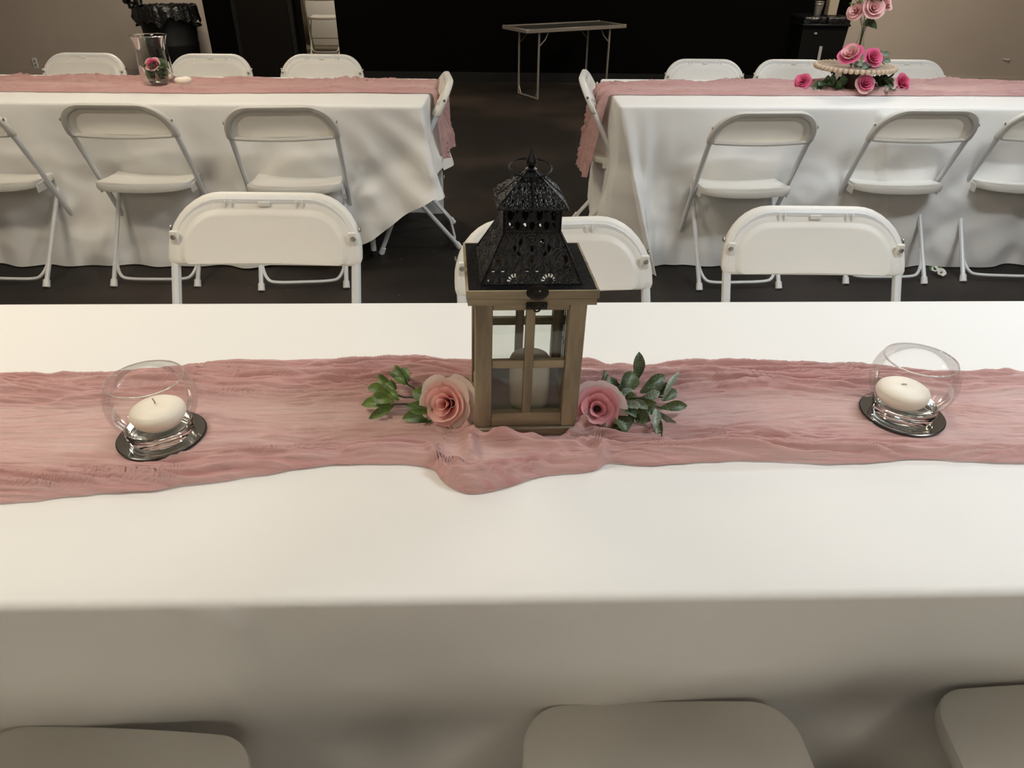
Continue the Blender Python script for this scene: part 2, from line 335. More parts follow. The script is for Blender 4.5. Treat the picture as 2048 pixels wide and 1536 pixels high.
def make_chair():
    t = thing('folding_chair', 'x', 'chair')
    yt, yf = -.185, .205       # back top / front foot
    def fy(z): return yf+(yt-yf)*z/CH + (.012*math.sin(PI*z/CH))
    fx = CW/2-.012; zt = CH-.012
    pts = []
    rc = .115
    for z in np.linspace(.012, zt-rc, 7): pts.append((-fx, fy(z), z))
    for i in range(1, 8):
        a = PI-PI/2*i/8; z = zt-rc+rc*math.sin(a); pts.append((-fx+rc+rc*math.cos(a), fy(z), z))
    pts += [(-fx+rc, fy(zt), zt), (0, fy(zt), zt)]
    pts += [(-x, y, z) for x, y, z in reversed(pts[:-1])]
    MB().tube(pts, .0115, 8).build('back_frame', M_TUBE, t)
    def ry(z): return -.205+.80*z
    rx = .192
    for s in (-1, 1):
        MB().tube([(s*rx, ry(.012), .012), (s*(rx+.002), ry(.2), .2), (s*(rx+.004), ry(.40), .40), (s*(rx+.004), ry(.425), .425)], .0105, 8).build('leg', M_TUBE, t)
    q = [(-rx+.004, ry(.14)+.004, .14), (-rx+.008, ry(.085)+.004, .085), (-rx+.03, ry(.045), .045), (-rx+.07, ry(.032), .032), (0, ry(.030), .030)]
    q += [(-x, y, z) for x, y, z in reversed(q[:-1])]
    MB().tube(bez(q, 4), .0075, 6).build('leg_brace', M_TUBE, t)
    MB().tube([(-fx, fy(.17), .17), (fx, fy(.17), .17)], .0065, 6).build('stretcher', M_TUBE, t)
    for s in (-1, 1):
        MB().lathe([(.013, 0), (.0165, .003), (.0145, .035), (.0115, .037)], 10, Matrix.Translation((s*rx, ry(.0)+.004, 0)) @ Matrix.Rotation(-.55, 4, 'X')).build('foot_cap', M_CAPW, t)
        MB().lathe([(.013, 0), (.0165, .003), (.0145, .035), (.0115, .037)], 10, Matrix.Translation((s*fx, fy(0)-.002, 0)) @ Matrix.Rotation(.42, 4, 'X')).build('foot_cap', M_CAPW, t)
    # backrest shell, lofted from the rear recess round the rim to the raised front panel
    h = .150; zb = CH+.003-h; W0 = CW+.006
    def ring(inset, dy, bow, bot=None):
        bot = min(inset, .005) if bot is None else bot
        k = 1.0
        if inset > .06: k = 1-(inset-.06)/.2; inset = .06
        o_ = u_outline(W0-2*inset, h-inset-bot, max(.03, .122-inset), 0, zb+bot)
        out = []
        for (x, z) in o_:
            X = x*k; Z = zb+.06+(z-zb-.06)*k
            out.append((X, fy(Z)+dy-bow*(1-(X/(CW/2))**2), Z))
        return out
    B = .014
    rings = [ring(.048, .0215, B), ring(.043, .0195, B*.8), ring(.034, .0115, B*.55), ring(.026, -.002, B*.4), ring(.024, -.013, B*.3), ring(.006, -.0145, B*.25), ring(.0, -.008, B*.2), ring(0, .008, B*.2),
             ring(.006, .0135, B*.25), ring(.030, .0135, B*.5), ring(.034, .0145, B*.55), ring(.041, .0225, B*.8), ring(.047, .0245, B), ring(.08, .0245, B), ring(.14, .0245, B), ring(.22, .0245, B)]
    o = loft(rings, 'backrest', M_PLASTIC, t, 'end', 50)
    # lower lip of the shell, bowed to the rear
    lip = [(x, fy(zb+.006)-.004-.018*(1-(x/(CW/2-.03))**2), zb+.006-.004*(1-(x/(CW/2-.03))**2)) for x in np.linspace(-(CW/2-.03), CW/2-.03, 15)]
    MB().tube(lip, .0085, 8).build('lower_lip', M_PLASTIC, o)
    for s in (-1, 1):
        for k in (.013, .028):
            z = zb+h-.02; boxo('rib', (s*(CW/2-.125-k), fy(z)+.0145-.004, z), (.003, .006, .018), M_PLASTIC, o, .001)
        z = zb+.056
        boxo('clip', (s*(CW/2-.017), fy(z)+.015, z), (.020, .009, .042), M_PLASTIC, o, .002)
        MB().lathe([(.0, -.001), (.0065, .0), (.005, .003), (.0, .004)], 10, Matrix.Translation((s*(CW/2-.015), fy(z)+.0195, z+.006)) @ Matrix.Rotation(-PI/2, 4, 'X')).build('screw', M_SCREW, o)
        MB().lathe([(.006, 0), (.006, .003), (.0, .004)], 8, Matrix.Translation((s*(CW/2-.0035), fy(z+.02), z+.02)) @ Matrix.Rotation(s*PI/2, 4, 'Y')).build('rivet', M_SCREW, t)
    z = zb+h-.019
    boxo('name_plate', (0, fy(z)+.012, z), (.028, .004, .011), M_PLASTIC, o, .001)
    # seat: saddle-shaped slab with rounded corners and a turned-down rim
    def seat_outline(n=10):
        out = []
        yr, yfnt = -.125, .255
        cs = [(.133, yfnt-.055, .055, 0), (-.133, yfnt-.055, .055, PI/2), (-.136, yr+.07, .07, PI), (.136, yr+.07, .07, 1.5*PI)]
        for (cx, cy, r, a0) in cs:
            for i in range(n+1):
                a = a0+PI/2*i/n; out.append((cx+r*math.cos(a), cy+r*math.sin(a)))
        res = []
        for i in range(len(out)):
            a = out[i]; b = out[(i+1) % len(out)]; res.append(a)
            L = math.hypot(b[0]-a[0], b[1]-a[1]); k = int(L/.03)
            for j in range(1, k): res.append((a[0]+(b[0]-a[0])*j/k, a[1]+(b[1]-a[1])*j/k))
        return [(x*(1+.0*y), y+(.012 if y > .1 else -.018)*(1-min(1, (x/.2)**2))) for x, y in res]
    so = seat_outline()
    def sring(k, dz, sad=1):
        out = []
        for x, y in so:
            X = x*k; Y = .06+(y-.06)*k
            z = .445+dz+sad*(.010*math.cos((Y-.05)*11)*-1+.010+.010*(X/.2)**2)-.010*sad
            out.append((X, Y, z))
        return out
    rs = [sring(.12, -.014), sring(.90, -.014), sring(.93, -.030), sring(.985, -.030), sring(1, -.022), sring(1, -.008), sring(.992, -.002), sring(.97, 0), sring(.8, 0), sring(.55, 0), sring(.3, 0), sring(.1, 0)]
    loft(rs, 'seat', M_PLASTIC, t, True, 50)
    for s in (-1, 1):
        MB().box((s*.203, -.02, .415), (.008, .07, .04), .003).build('seat_bracket', M_PLASTIC, t)
    return t
chair0 = make_chair()
first = [True]
def chair(x, y, rz, label, group, scale=1):
    if first[0]:
        first[0] = False; chair0.location = (x, y, 0); chair0.rotation_euler = (0, 0, rz); chair0['label'] = label; chair0['group'] = group; chair0.scale = (scale,)*3; return chair0
    return dup(chair0, (x, y, 0), rz, label, group, scale)
G1 = 'chairs along the near side of the front table'; G2 = 'chairs along the far side of the front table'
G3 = 'chairs on the near side of the back left table'; G4 = 'chairs on the far side of the back left table'
G5 = 'chairs on the near side of the back right table'; G6 = 'chairs on the far side of the back right table'
chair(-.523, .297, R(-2), 'white folding chair at lower left, only its seat showing below the front table edge', G1)
chair(.214, .345, R(2), 'white folding chair at bottom centre, seat tucked under the front table', G1)
chair(.79, .38, R(3), 'white folding chair at lower right corner, seat edge against the front cloth', G1)
chair(-.615, 1.545, R(180), 'white folding chair facing us behind the front table, left of the lantern', G2, 1.02)
chair(.112, 1.43, R(187), 'white folding chair half hidden behind the dark lantern roof', G2, 1.0)
chair(.758, 1.575, R(180), 'white folding chair facing us behind the front table, right of the lantern', G2, .985)
chair(-2.30, 3.16, R(-2), 'white folding chair cut by the left frame edge, back towards us', G3, .985)
chair(-1.632, 3.17, R(1), 'white folding chair seen from behind below the hurricane vase', G3, .985)
chair(-.969, 3.155, R(6), 'white folding chair seen from behind nearest the right end of the left table', G3, .985)
chair(-2.40, 4.13, R(180), 'white folding chair beyond the left table, back against the grey wall, leftmost', G4)
chair(-1.70, 4.14, R(180), 'white folding chair beyond the left table, just right of the hurricane vase', G4)
chair(-1.085, 4.17, R(180), 'white folding chair beyond the left table, rightmost, before the dark doorway', G4)
chair(-.505, 3.65, R(99), 'white folding chair side-on at the right end of the left table', 'chairs at the table ends')
chair(1.027, 3.20, R(4), 'white folding chair seen from behind, nearest the left end of the right table', G5, .97)
chair(1.741, 3.28, R(1.5), 'white folding chair seen from behind, middle of the right table near side', G5, .97)
chair(2.33, 3.31, R(-3), 'white folding chair cut by the right frame edge, back towards us', G5, .97)
chair(1.085, 4.26, R(180), 'white folding chair beyond the right table, leftmost, before the black wall', G6, .98)
chair(1.60, 4.28, R(180), 'white folding chair beyond the right table, just left of the cake stand', G6, .98)
chair(2.27, 4.32, R(180), 'white folding chair beyond the right table, partly behind the cake stand, before the beige wall', G6, .98)
chair(.52, 3.76, R(-98), 'white folding chair side-on at the left end of the right table', 'chairs at the table ends')
chair(-2.62, 10.85, R(4), 'white folding chair standing in the dim side room through the doorway', 'chairs in the side room')
# ------------------------------------------------------------------ tables and cloths
def folding_table(x, y, L, W, yaw, label):
    t = thing('banquet_table', label, 'table', (x, y, 0), yaw, 'banquet tables under white cloths')
    MB().box((0, 0, TZ-.028), (L-.03, W-.03, .04), .012, seg=2).build('table_top', M_CAPW, t)
    for sx in (-1, 1):
        X = sx*(L/2-.30)
        for sy in (-1, 1):
            MB().tube([(X, sy*(W/2-.12), .012), (X, sy*(W/2-.12), TZ-.05)], .014, 8).build('leg', M_TUBE, t)
            MB().lathe([(.018, 0), (.018, .03), (.014, .032)], 10, Matrix.Translation((X, sy*(W/2-.12), 0))).build('foot_cap', M_DARKTIP, t)
        MB().tube([(X, -(W/2-.12), .2), (X, W/2-.12, .2)], .010, 8).build('stretcher', M_TUBE, t)
def tablecloth(name, x, y, L, W, yaw, label, hang, group='white tablecloths', ntop=14, nh=44, step=.014):
    r = .018; hl, hw = L/2, W/2; per = []     # (px, py, nx, ny, tag)
    def seg(a, b, nx, ny):
        n = max(2, int(math.dist(a, b)/step))
        for i in range(n): k = i/n; per.append((a[0]+(b[0]-a[0])*k, a[1]+(b[1]-a[1])*k, nx, ny))
    def arc(cx, cy, a0):
        for i in range(14): a = a0+PI/2*i/14; per.append((cx+r*math.cos(a), cy+r*math.sin(a), math.cos(a), math.sin(a)))
    seg((-hl+r, -hw), (hl-r, -hw), 0, -1); arc(hl-r, -hw+r, -PI/2)
    seg((hl, -hw+r), (hl, hw-r), 1, 0); arc(hl-r, hw-r, 0)
    seg((hl-r, hw), (-hl+r, hw), 0, 1); arc(-hl+r, hw-r, PI/2)
    seg((-hl, hw-r), (-hl, -hw+r), -1, 0); arc(-hl+r, -hw+r, PI)
    P = np.array(per); n = len(P); X, Y, NX, NY = P.T
    s = np.concatenate([[0], np.cumsum(np.hypot(np.diff(X), np.diff(Y)))])
    rows = []
    sx = np.clip(X, -(hl-hw), hl-hw); sy = 0*Y
    er = .011
    for k in range(ntop):
        q = 1-(k/(ntop-1)); q = q**.75
        px = X-NX*er; py = Y-NY*er
        bx = px+(sx-px)*q; by = py+(sy-py)*q
        z = TZ+.0016*pn(bx*5, by*7, 3)*(1-(1-q)**6)
        rows.append(np.stack([bx, by, z], 1))
    for a in (30, 60, 90):
        c = er*math.sin(R(a)); rows.append(np.stack([X-NX*(er-c), Y-NY*(er-c), TZ-er*(1-math.cos(R(a)))+0*X], 1))
    drop, off = hang(X, Y, NX, NY, s)         # drop(n), off(t, z)->(dx, dy)
    for k in range(1, nh+1):
        t = k/nh; d = er+(drop-er)*t; dx, dy, dz = off(t, d)
        rows.append(np.stack([X+dx, Y+dy, np.maximum(TZ-d+dz, .004)], 1))
    V = np.stack(rows, 1)                     # (n, rows, 3)
    o = gridmesh(name, V, M_CLOTH, None, None, 180, True)
    o.location = (x, y, 0); o.rotation_euler = (0, 0, yaw)
    return tag(o, label, 'tablecloth', group)
def bump(x, c, w): return np.exp(-((x-c)/w)**2)
def creases(X, Z, seed, amp):
    """soft press creases and sags of hanging cloth"""
    return amp*(.55*pn(X*2.2+Z*1.3, Z*1.8, seed)+.30*pn(X*5-Z*5, Z*3.5+X, seed+1)+.22*(.35-np.abs(pn(X*3.5+Z*6, Z*3-X*4, seed+2))))
def hang_front(X, Y, NX, NY, s):
    drop = np.full_like(X, .70)
    def off(t, d):
        near = (NY < -.5)
        inn = np.clip(.064+.032*X, .035, .105)*sst(0, .30, d)
        pk = .020*np.sin((X+.34)*52)*bump(X, -.335, .075)*np.exp(-d/.11)*sst(0, .02, d)
        pk += .020*(bump(X, -.36, .018)-bump(X, -.30, .02)*.6)*np.exp(-d/.25)*sst(0, .03, d)
        w = creases(X, -d, 5, .030)*sst(0, .22, d)
        o = np.where(near, -inn+pk+w, .03*t+.02*np.sin(s*17)*t)
        return NX*o, NY*o, 0*X
    return drop, off
def hang_left(X, Y, NX, NY, s):
    hl, hw = 1.22, .3675
    cr = np.sqrt((X-hl)**2+(Y+hw)**2)                       # distance to the near right corner
    near = (NY < -.3)
    drop = np.where(near, .735-.36*np.exp(-(np.abs(X-hl)/.28)**1.3), .735)
    drop = np.where(NX > .3, np.where(Y < 0, .38+.06*np.sin(Y*9), .42), drop)
    def off(t, d):
        f = .016*np.sin(s*13+2*np.sin(s*4))*t**.8+.010*np.sin(s*29+1)*t
        f += .040*t*sst(.1, 1, t)
        f += creases(X+Y, -d, 11, .05)*sst(0, .35, d)
        c = np.exp(-(cr/.10)**2)
        f = np.minimum(f, .075)
        ox, oy = NX*f, NY*f
        ox = ox+c*.055*t; oy = oy-c*.06*t
        # diagonal drag folds running down from the corner
        g = near*np.exp(-((X-hl)/.5)**2)*sst(0, .1, d)
        dd = .014*np.sin(((hl-X)*1.0+d*.85)*34)*g*t**.4*(1-.3*t)
        return ox, oy-dd*near, 0*X
    return drop, off
def hang_right(X, Y, NX, NY, s):
    hl, hw = 1.28, .365
    cr = np.sqrt((X+hl)**2+(Y+hw)**2)
    near = (NY < -.3)
    drop = np.where(near, .735, np.where(NX < -.3, .70, .70))
    def off(t, d):
        f = .014*np.sin(s*12+2*np.sin(s*3))*t**.8+.008*np.sin(s*27+1)*t+.03*t
        f += creases(X+Y, -d, 23, .046)*sst(0, .35, d)
        ln = X+.13-.30*d; f += .020*(sst(-.012, .012, ln)-sst(.0, .5, ln))*near*sst(0, .04, d)      # overlap of two cloth lengths
        c = np.exp(-(cr/.13)**2)
        f = np.clip(f, -.02, .07)
        ox, oy = NX*f, NY*f
        # gathered corner: pleats fanning out to a tip on the floor
        k = near*np.exp(-((X+hl)/.22)**2)+(NX < -.3)*np.exp(-((Y+hw)/.16)**2)
        pl = .022*np.sin((X-Y)*62)*np.clip(k, 0, 1)*t**.7
        ox = ox+NX*pl; oy = oy+NY*pl
        ox = ox+near*np.exp(-((X+hl)/.12)**2)*.20*t**1.2; oy = oy-near*np.exp(-((X+hl)/.14)**2)*.10*t
        return ox, oy, 0*X
    return drop, off
FY = R(1.8); FC = (0, .918)
folding_table(0, .918, 2.44, .762, FY, 'banquet table under the cloth carrying the lantern')
tablecloth('tablecloth', 0, .918, 2.44, .762, FY, 'white cloth on the front table under the lantern and pink runner', hang_front, ntop=22, step=.012)
folding_table(-1.62, 3.617, 2.44, .735, 0, 'banquet table under the cloth carrying the hurricane vase')
tablecloth('tablecloth', -1.62, 3.617, 2.44, .735, 0, 'white cloth on the back left table under the hurricane vase', hang_left)
folding_table(1.735, 3.69, 2.56, .73, R(1), 'banquet table under the cloth carrying the cake stand')
tablecloth('tablecloth', 1.735, 3.69, 2.56, .73, R(1), 'white cloth on the back right table under the cake stand', hang_right)
# ------------------------------------------------------------------ gauze runners
def polydist(X, Y, pts):
    best = np.full_like(X, 9.)
    for (x0, y0), (x1, y1) in zip(pts[:-1], pts[1:]):
        dx, dy = x1-x0, y1-y0; L = dx*dx+dy*dy
        t = np.clip(((X-x0)*dx+(Y-y0)*dy)/L, 0, 1); best = np.minimum(best, np.hypot(X-x0-t*dx, Y-y0-t*dy))
    return best
def runner(label, x0, x1, lo, hi, endl, endr, dx, nv, seed, ridges=(), flats=(), thin=(), amp=1, endout=.03, zb=TZ+.003):
    """x0/x1: table ends; lo/hi: near and far edge curves; endl/endr: hang below the ends"""
    ss = np.arange(x0-endl, x1+endr+dx/2, dx); v = np.linspace(0, 1, nv)
    U, V = np.meshgrid(ss, v, indexing='ij')
    lox, loy = zip(*lo); hix, hiy = zip(*hi)
    Xc = np.clip(U, x0, x1)
    yl = np.interp(Xc, lox, loy)+.0045*pn(U*9, U*0+1.3, seed)+.003*pn(U*26, U*0+7.7, seed)
    yh = np.interp(Xc, hix, hiy)+.0045*pn(U*8, U*0+2.3, seed+1)+.003*pn(U*22, U*0+4.7, seed)
    W = yh-yl
    Vw = V+.05*pn(U*3.2, V*3, seed+2)*np.sin(PI*V)
    Y = yl+Vw*W
    warp = Y+.026*pn(U*3.2, Y*8, seed+3)+.006*pn(U*9, Y*28, seed+4)
    gather = np.clip(.30+.75*pn(U*1.7, Y*11, seed+5)+.75*sst(.60, .75, V)*(1-.6*sst(.92, 1, V))+.75*(1-sst(.05, .22, V)), 0, 1)
    for (px, py, rx, ry, kk) in thin: gather = np.clip(gather+kk*np.exp(-((U-px)/rx)**2-((Y-py)/ry)**2), 0, 1)
    b1 = np.abs(pn(U*2.0, warp*52, seed+6)); b2 = np.abs(pn(U*4.2, warp*118, seed+7)); b3 = np.abs(pn(U*9, warp*240, seed+8)); b4 = pn(U*60+warp*40, warp*170, seed+9)
    H = amp*(gather*(.0130*b1+.0110*b2)+(.40+.60*gather)*(.0060*b2+.0062*b3)+.0008*b4)
    H += amp*.004*np.exp(-(V/.03)**2)+amp*.004*np.exp(-((1-V)/.025)**2)
    ph = warp*52+2.6*pn(U*2.6, Y*7, seed+11)+.5*pn(U*9, Y*20, seed+12); saw = ph-np.floor(ph)
    pm = np.clip(.25+1.3*pn(U*3.1, Y*16, seed+13), 0, 1)*(.30+.70*gather)
    H += amp*.0115*pm*np.where(saw < .86, (saw/.86)**1.4, (1-saw)/.14)
    ph2 = warp*118+2.2*pn(U*5, Y*16, seed+14); saw2 = ph2-np.floor(ph2)
    H += amp*.0038*np.clip(.3+1.2*pn(U*5, Y*24, seed+15), 0, 1)*np.where(saw2 < .8, saw2/.8, (1-saw2)/.2)
    crest = (b1*gather+b2*.6+b3*.35)
    for (pts, h, wd) in ridges:
        dd = polydist(U, Y, pts); H += h*np.exp(-(dd/wd)**2); gather = np.clip(gather+.45*np.exp(-(dd/(wd*.9))**2), 0, 1)
    for (px, py, rr) in flats:
        H *= 1-.97*sst(rr*1.16, rr*.98, np.hypot(U-px, Y-py)) if rr > 0 else 1
    H *= (.22*np.clip(V/.01, 0, 1)+.78*sst(0, .055, V))*(.3*np.clip((1-V)/.01, 0, 1)+.7*sst(0, .05, 1-V))
    # bend over the table ends
    Z = zb+H; X = U.copy(); rb = .016
    for sgn, e in ((1, x1), (-1, x0)):
        o = sgn*(U-e); m = o > 0; a = np.clip(o/rb, 0, PI/2); dn = np.clip(o-rb*PI/2, 0, 9)
        ox = rb*np.sin(a)+dn*endout/.3+H*np.sin(a)*2; oz = rb*(1-np.cos(a))+dn
        X = np.where(m, e+sgn*ox, X); Z = np.where(m, zb+H*np.cos(a)-oz, Z)
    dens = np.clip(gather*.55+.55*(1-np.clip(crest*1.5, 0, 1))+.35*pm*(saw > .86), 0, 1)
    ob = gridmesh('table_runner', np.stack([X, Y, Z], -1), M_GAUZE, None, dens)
    return tag(ob, label, 'table runner', 'dusty pink gauze runners')
lo = [(-1.7, 0.66), (-0.6476, 0.6810), (-0.6262, 0.6849), (-0.6046, 0.6889), (-0.5828, 0.6929), (-0.5608, 0.6967), (-0.5381, 0.7003), (-0.5148, 0.7038), (-0.4919, 0.7073), (-0.4705, 0.7109), (-0.4511, 0.7148), (-0.4330, 0.7189), (-0.4156, 0.7231), (-0.3983, 0.7272), (-0.3805, 0.7315), (-0.3627, 0.7359), (-0.3457, 0.7401), (-0.3305, 0.7439), (-0.3183, 0.7471), (-0.3083, 0.7499), (-0.2984, 0.7525), (-0.2864, 0.7553), (-0.2717, 0.7584), (-0.2553, 0.7617), (-0.2381, 0.7648), (-0.2210, 0.7673), (-0.2036, 0.7693), (-0.1857, 0.7711), (-0.1685, 0.7720), (-0.1531, 0.7717), (-0.1397, 0.7700), (-0.1280, 0.7672), (-0.1178, 0.7633), (-0.1090, 0.7582), (-0.1025, 0.7513), (-0.0981, 0.7428), (-0.0940, 0.7343), (-0.0886, 0.7270), (-0.0816, 0.7206), (-0.0738, 0.7146), (-0.0653, 0.7099), (-0.0564, 0.7074), (-0.0472, 0.7076), (-0.0375, 0.7098), (-0.0268, 0.7134), (-0.0144, 0.7180), (0.0005, 0.7243), (0.0176, 0.7323), (0.0353, 0.7404), (0.0524, 0.7469), (0.0692, 0.7509), (0.0860, 0.7535), (0.1015, 0.7556), (0.1141, 0.7586), (0.1220, 0.7630), (0.1265, 0.7683), (0.1307, 0.7732), (0.1379, 0.7764), (0.1472, 0.7770), (0.1575, 0.7759), (0.1713, 0.7744), (0.1914, 0.7740), (0.2202, 0.7755), (0.2559, 0.7780), (0.2944, 0.7804), (0.3315, 0.7819), (0.3677, 0.7814), (0.4046, 0.7799), (0.4393, 0.7785), (0.4690, 0.7785), (0.4898, 0.7809), (0.5042, 0.7847), (0.5198, 0.7885), (0.5440, 0.7910), (0.5802, 0.7914), (0.6240, 0.7905), (0.6707, 0.7892), (0.7158, 0.7882), (1.7, 0.82)]
hi = [(-1.7, 0.985), (-0.8341, 0.9831), (-0.7429, 0.9802), (-0.6758, 0.9925), (-0.5503, 1.0275), (-0.4650, 1.0495), (-0.2772, 1.0499), (-0.1486, 1.0457), (-0.0630, 1.0373), (0.1315, 1.0346), (0.1597, 1.0219), (0.2338, 1.0399), (0.4054, 1.0468), (0.5725, 1.0384), (0.6798, 1.0323), (0.8610, 1.0277), (1.7, 1.05)]
LCX, LCY = .014, .911
rid = [([(-0.0656, 0.8532), (-0.0604, 0.8259), (-0.0580, 0.7838)], .016, .009), ([(-0.1131, 0.7863), (-0.1040, 0.7718), (-0.0875, 0.7387), (-0.0543, 0.7177), (-0.0208, 0.7142), (0.0359, 0.7375), (0.0707, 0.7529), (0.1251, 0.7624)], .006, .006), ([(-0.0235, 0.8193), (0.0136, 0.8057), (0.0855, 0.8022), (0.1120, 0.8156), (0.1267, 0.7983), (0.1267, 0.7712)], .013, .0075), ([(-0.0521, 0.8188), (-0.0163, 0.8146), (0.0265, 0.8178), (0.0702, 0.8331), (0.1097, 0.8562)], .016, .007), ([(-0.0356, 0.7598), (0.0120, 0.7660), (0.0604, 0.7779)], .007, .006), ([(-0.0801, 0.7645), (-0.0649, 0.7401), (-0.0378, 0.7302), (0.0255, 0.7521), (0.0742, 0.7781)], .0065, .0045), ([(-0.0525, 0.7988), (-0.0407, 0.7532), (0.0189, 0.7672), (0.0609, 0.7892)], .0055, .0045), ([(0.1097, 0.8562), (0.1245, 0.8340), (0.1551, 0.8176), (0.2178, 0.8092)], .010, .008), ([(-0.2239, 0.7844), (-0.1555, 0.7913), (-0.1061, 0.7864)], .010, .009)]
BL = (-0.5071, 0.8273); BR = (0.6015, 0.8983)
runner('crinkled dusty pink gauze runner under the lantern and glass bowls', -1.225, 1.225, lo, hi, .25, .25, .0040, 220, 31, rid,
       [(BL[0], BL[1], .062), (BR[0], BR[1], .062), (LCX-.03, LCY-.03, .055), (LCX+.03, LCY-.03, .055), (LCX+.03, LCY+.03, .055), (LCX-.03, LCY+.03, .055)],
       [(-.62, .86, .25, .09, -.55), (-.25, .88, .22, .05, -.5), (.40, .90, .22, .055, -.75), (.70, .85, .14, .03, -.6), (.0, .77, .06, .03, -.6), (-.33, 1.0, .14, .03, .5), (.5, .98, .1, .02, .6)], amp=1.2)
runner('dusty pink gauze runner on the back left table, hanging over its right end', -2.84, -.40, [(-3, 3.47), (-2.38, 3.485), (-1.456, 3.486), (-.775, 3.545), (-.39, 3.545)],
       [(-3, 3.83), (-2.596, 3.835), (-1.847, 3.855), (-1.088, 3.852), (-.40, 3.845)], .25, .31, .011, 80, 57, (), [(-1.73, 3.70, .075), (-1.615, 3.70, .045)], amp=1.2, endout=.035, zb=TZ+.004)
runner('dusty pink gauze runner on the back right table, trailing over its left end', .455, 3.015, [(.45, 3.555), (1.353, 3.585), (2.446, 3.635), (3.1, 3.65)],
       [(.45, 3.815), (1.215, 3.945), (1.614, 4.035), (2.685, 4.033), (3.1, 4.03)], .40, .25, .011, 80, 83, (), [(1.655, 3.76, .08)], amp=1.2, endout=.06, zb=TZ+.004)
# ------------------------------------------------------------------ lantern
LZ = TZ+.004
lan = thing('candle_lantern', 'weathered wooden candle lantern with black filigree metal roof at the middle of the front table', 'lantern', (LCX, LCY, LZ), R(5))
lan.rotation_euler = (0, R(1.2), R(5))
HB = .0735
MB().box((0, 0, .010), (2*HB+.008, 2*HB+.008, .010), .0015).build('base_board', M_WOODH, lan)
MB().box((0, 0, .0152), (2*HB-.03, 2*HB-.03, .001)).build('inner_board', M_GREYBOARD, lan)
pl = MB()
for k in range(4):
    mt = Matrix.Rotation(k*PI/2, 4, 'Z')
    pl.prism([(-HB-.002, 0), (-HB+.02, 0), (-HB+.03, .003), (-.02, .0035), (-.012, .0005), (.012, .0005), (.02, .0035), (HB-.03, .003), (HB-.02, 0), (HB+.002, 0), (HB+.002, .006), (-HB-.002, .006)], -.004, .004, mt @ Matrix.Translation((0, -HB+.002, 0)) @ Matrix.Rotation(PI/2, 4, 'X'))
pl.build('plinth', M_WOODH, lan)
zb0, zt0 = .015, .213
for sx in (-1, 1):
    for sy in (-1, 1):
        MB().box((sx*(HB-.0115), sy*(HB-.0115), (zb0+zt0)/2), (.023, .023, zt0-zb0), .0012).build('corner_post', M_WOOD, lan)
iw = HB-.023
for k in range(4):
    mt = Matrix.Rotation(k*PI/2, 4, 'Z')
    MB().box((0, -HB+.0085, zb0+.011), (2*iw, .013, .022), .001, mt).build('bottom_rail', M_WOODH, lan)
    MB().box((0, -HB+.0085, zt0-.0065), (2*iw, .013, .013), .001, mt).build('top_rail', M_WOODH, lan)
    MB().box((0, -HB+.0075, (.037+.200)/2), (.0125, .009, .163), .0008, mt).build('muntin', M_WOOD, lan)
    for s in (-1, 1):
        MB().box((s*(iw/2+.003), -HB+.0085, .1165), (iw-.0065, .008, .0125), .0008, mt).build('muntin', M_WOODH, lan)
        for (z0, z1) in ((.037, .110), (.123, .200)):
            MB().box((s*(iw/2+.003), -HB+.0145, (z0+z1)/2), (iw-.002, .0015, z1-z0+.008), 0, mt).build('glass_pane', M_PANE, lan)
# lid: mitred frame
lw = .0835
lid = MB()
for k in range(4):
    mt = Matrix.Rotation(k*PI/2, 4, 'Z')
    lid.add([(-lw, -lw, .213), (lw, -lw, .213), (lw-.018, -lw+.018, .213), (-lw+.018, -lw+.018, .213), (-lw, -lw, .2215), (lw, -lw, .2215), (lw-.018, -lw+.018, .2215), (-lw+.018, -lw+.018, .2215)],
            [(3, 2, 1, 0), (4, 5, 6, 7), (0, 1, 5, 4), (1, 2, 6, 5), (2, 3, 7, 6), (3, 0, 4, 7)], mt)
    q = lw+.002
    lid.add([(-q, -q, .223), (q, -q, .223), (q-.018, -q+.018, .223), (-q+.018, -q+.018, .223), (-q, -q, .234), (q, -q, .234), (q-.0035, -q+.0035, .234), (-q+.0035, -q+.0035, .234)],
            [(3, 2, 1, 0), (4, 5, 6, 7), (0, 1, 5, 4), (1, 2, 6, 5), (2, 3, 7, 6), (3, 0, 4, 7)], mt)
lo_ = lid.build('lid_frame', M_WOODH, lan)
# clasp: round ornamental plate on the lid, hasp plate below it
cl = MB().lathe([(0, 0), (.0145, 0), (.0145, .0018), (.010, .003), (.006, .003), (.004, .005), (0, .005)], 20, Matrix.Translation((.005, -lw-.002, .2325)) @ Matrix.Rotation(PI/2, 4, 'X') @ Matrix.Scale(.72, 4, (0, 1, 0)))
clo = cl.build('clasp', M_BRONZE, lan)
hb = MB().box((.005, -lw-.002, .2135), (.028, .004, .0105), .0018, seg=2).build('hasp_plate', M_BRONZE, clo)
MB().tube([(.005+.004*math.cos(a), -lw-.005, .2105+.004*math.sin(a)) for a in np.linspace(0, 2*PI, 12)[:-1]], .0012, 6, True).build('hasp_ring', M_BRONZE, clo)
for s in (-1, 1): MB().lathe([(0, 0), (.0022, 0), (.0016, .0014), (0, .0018)], 8, Matrix.Translation((.005+s*.0095, -lw-.004, .2135)) @ Matrix.Rotation(PI/2, 4, 'X')).build('hasp_nail', M_BRONZE, clo)
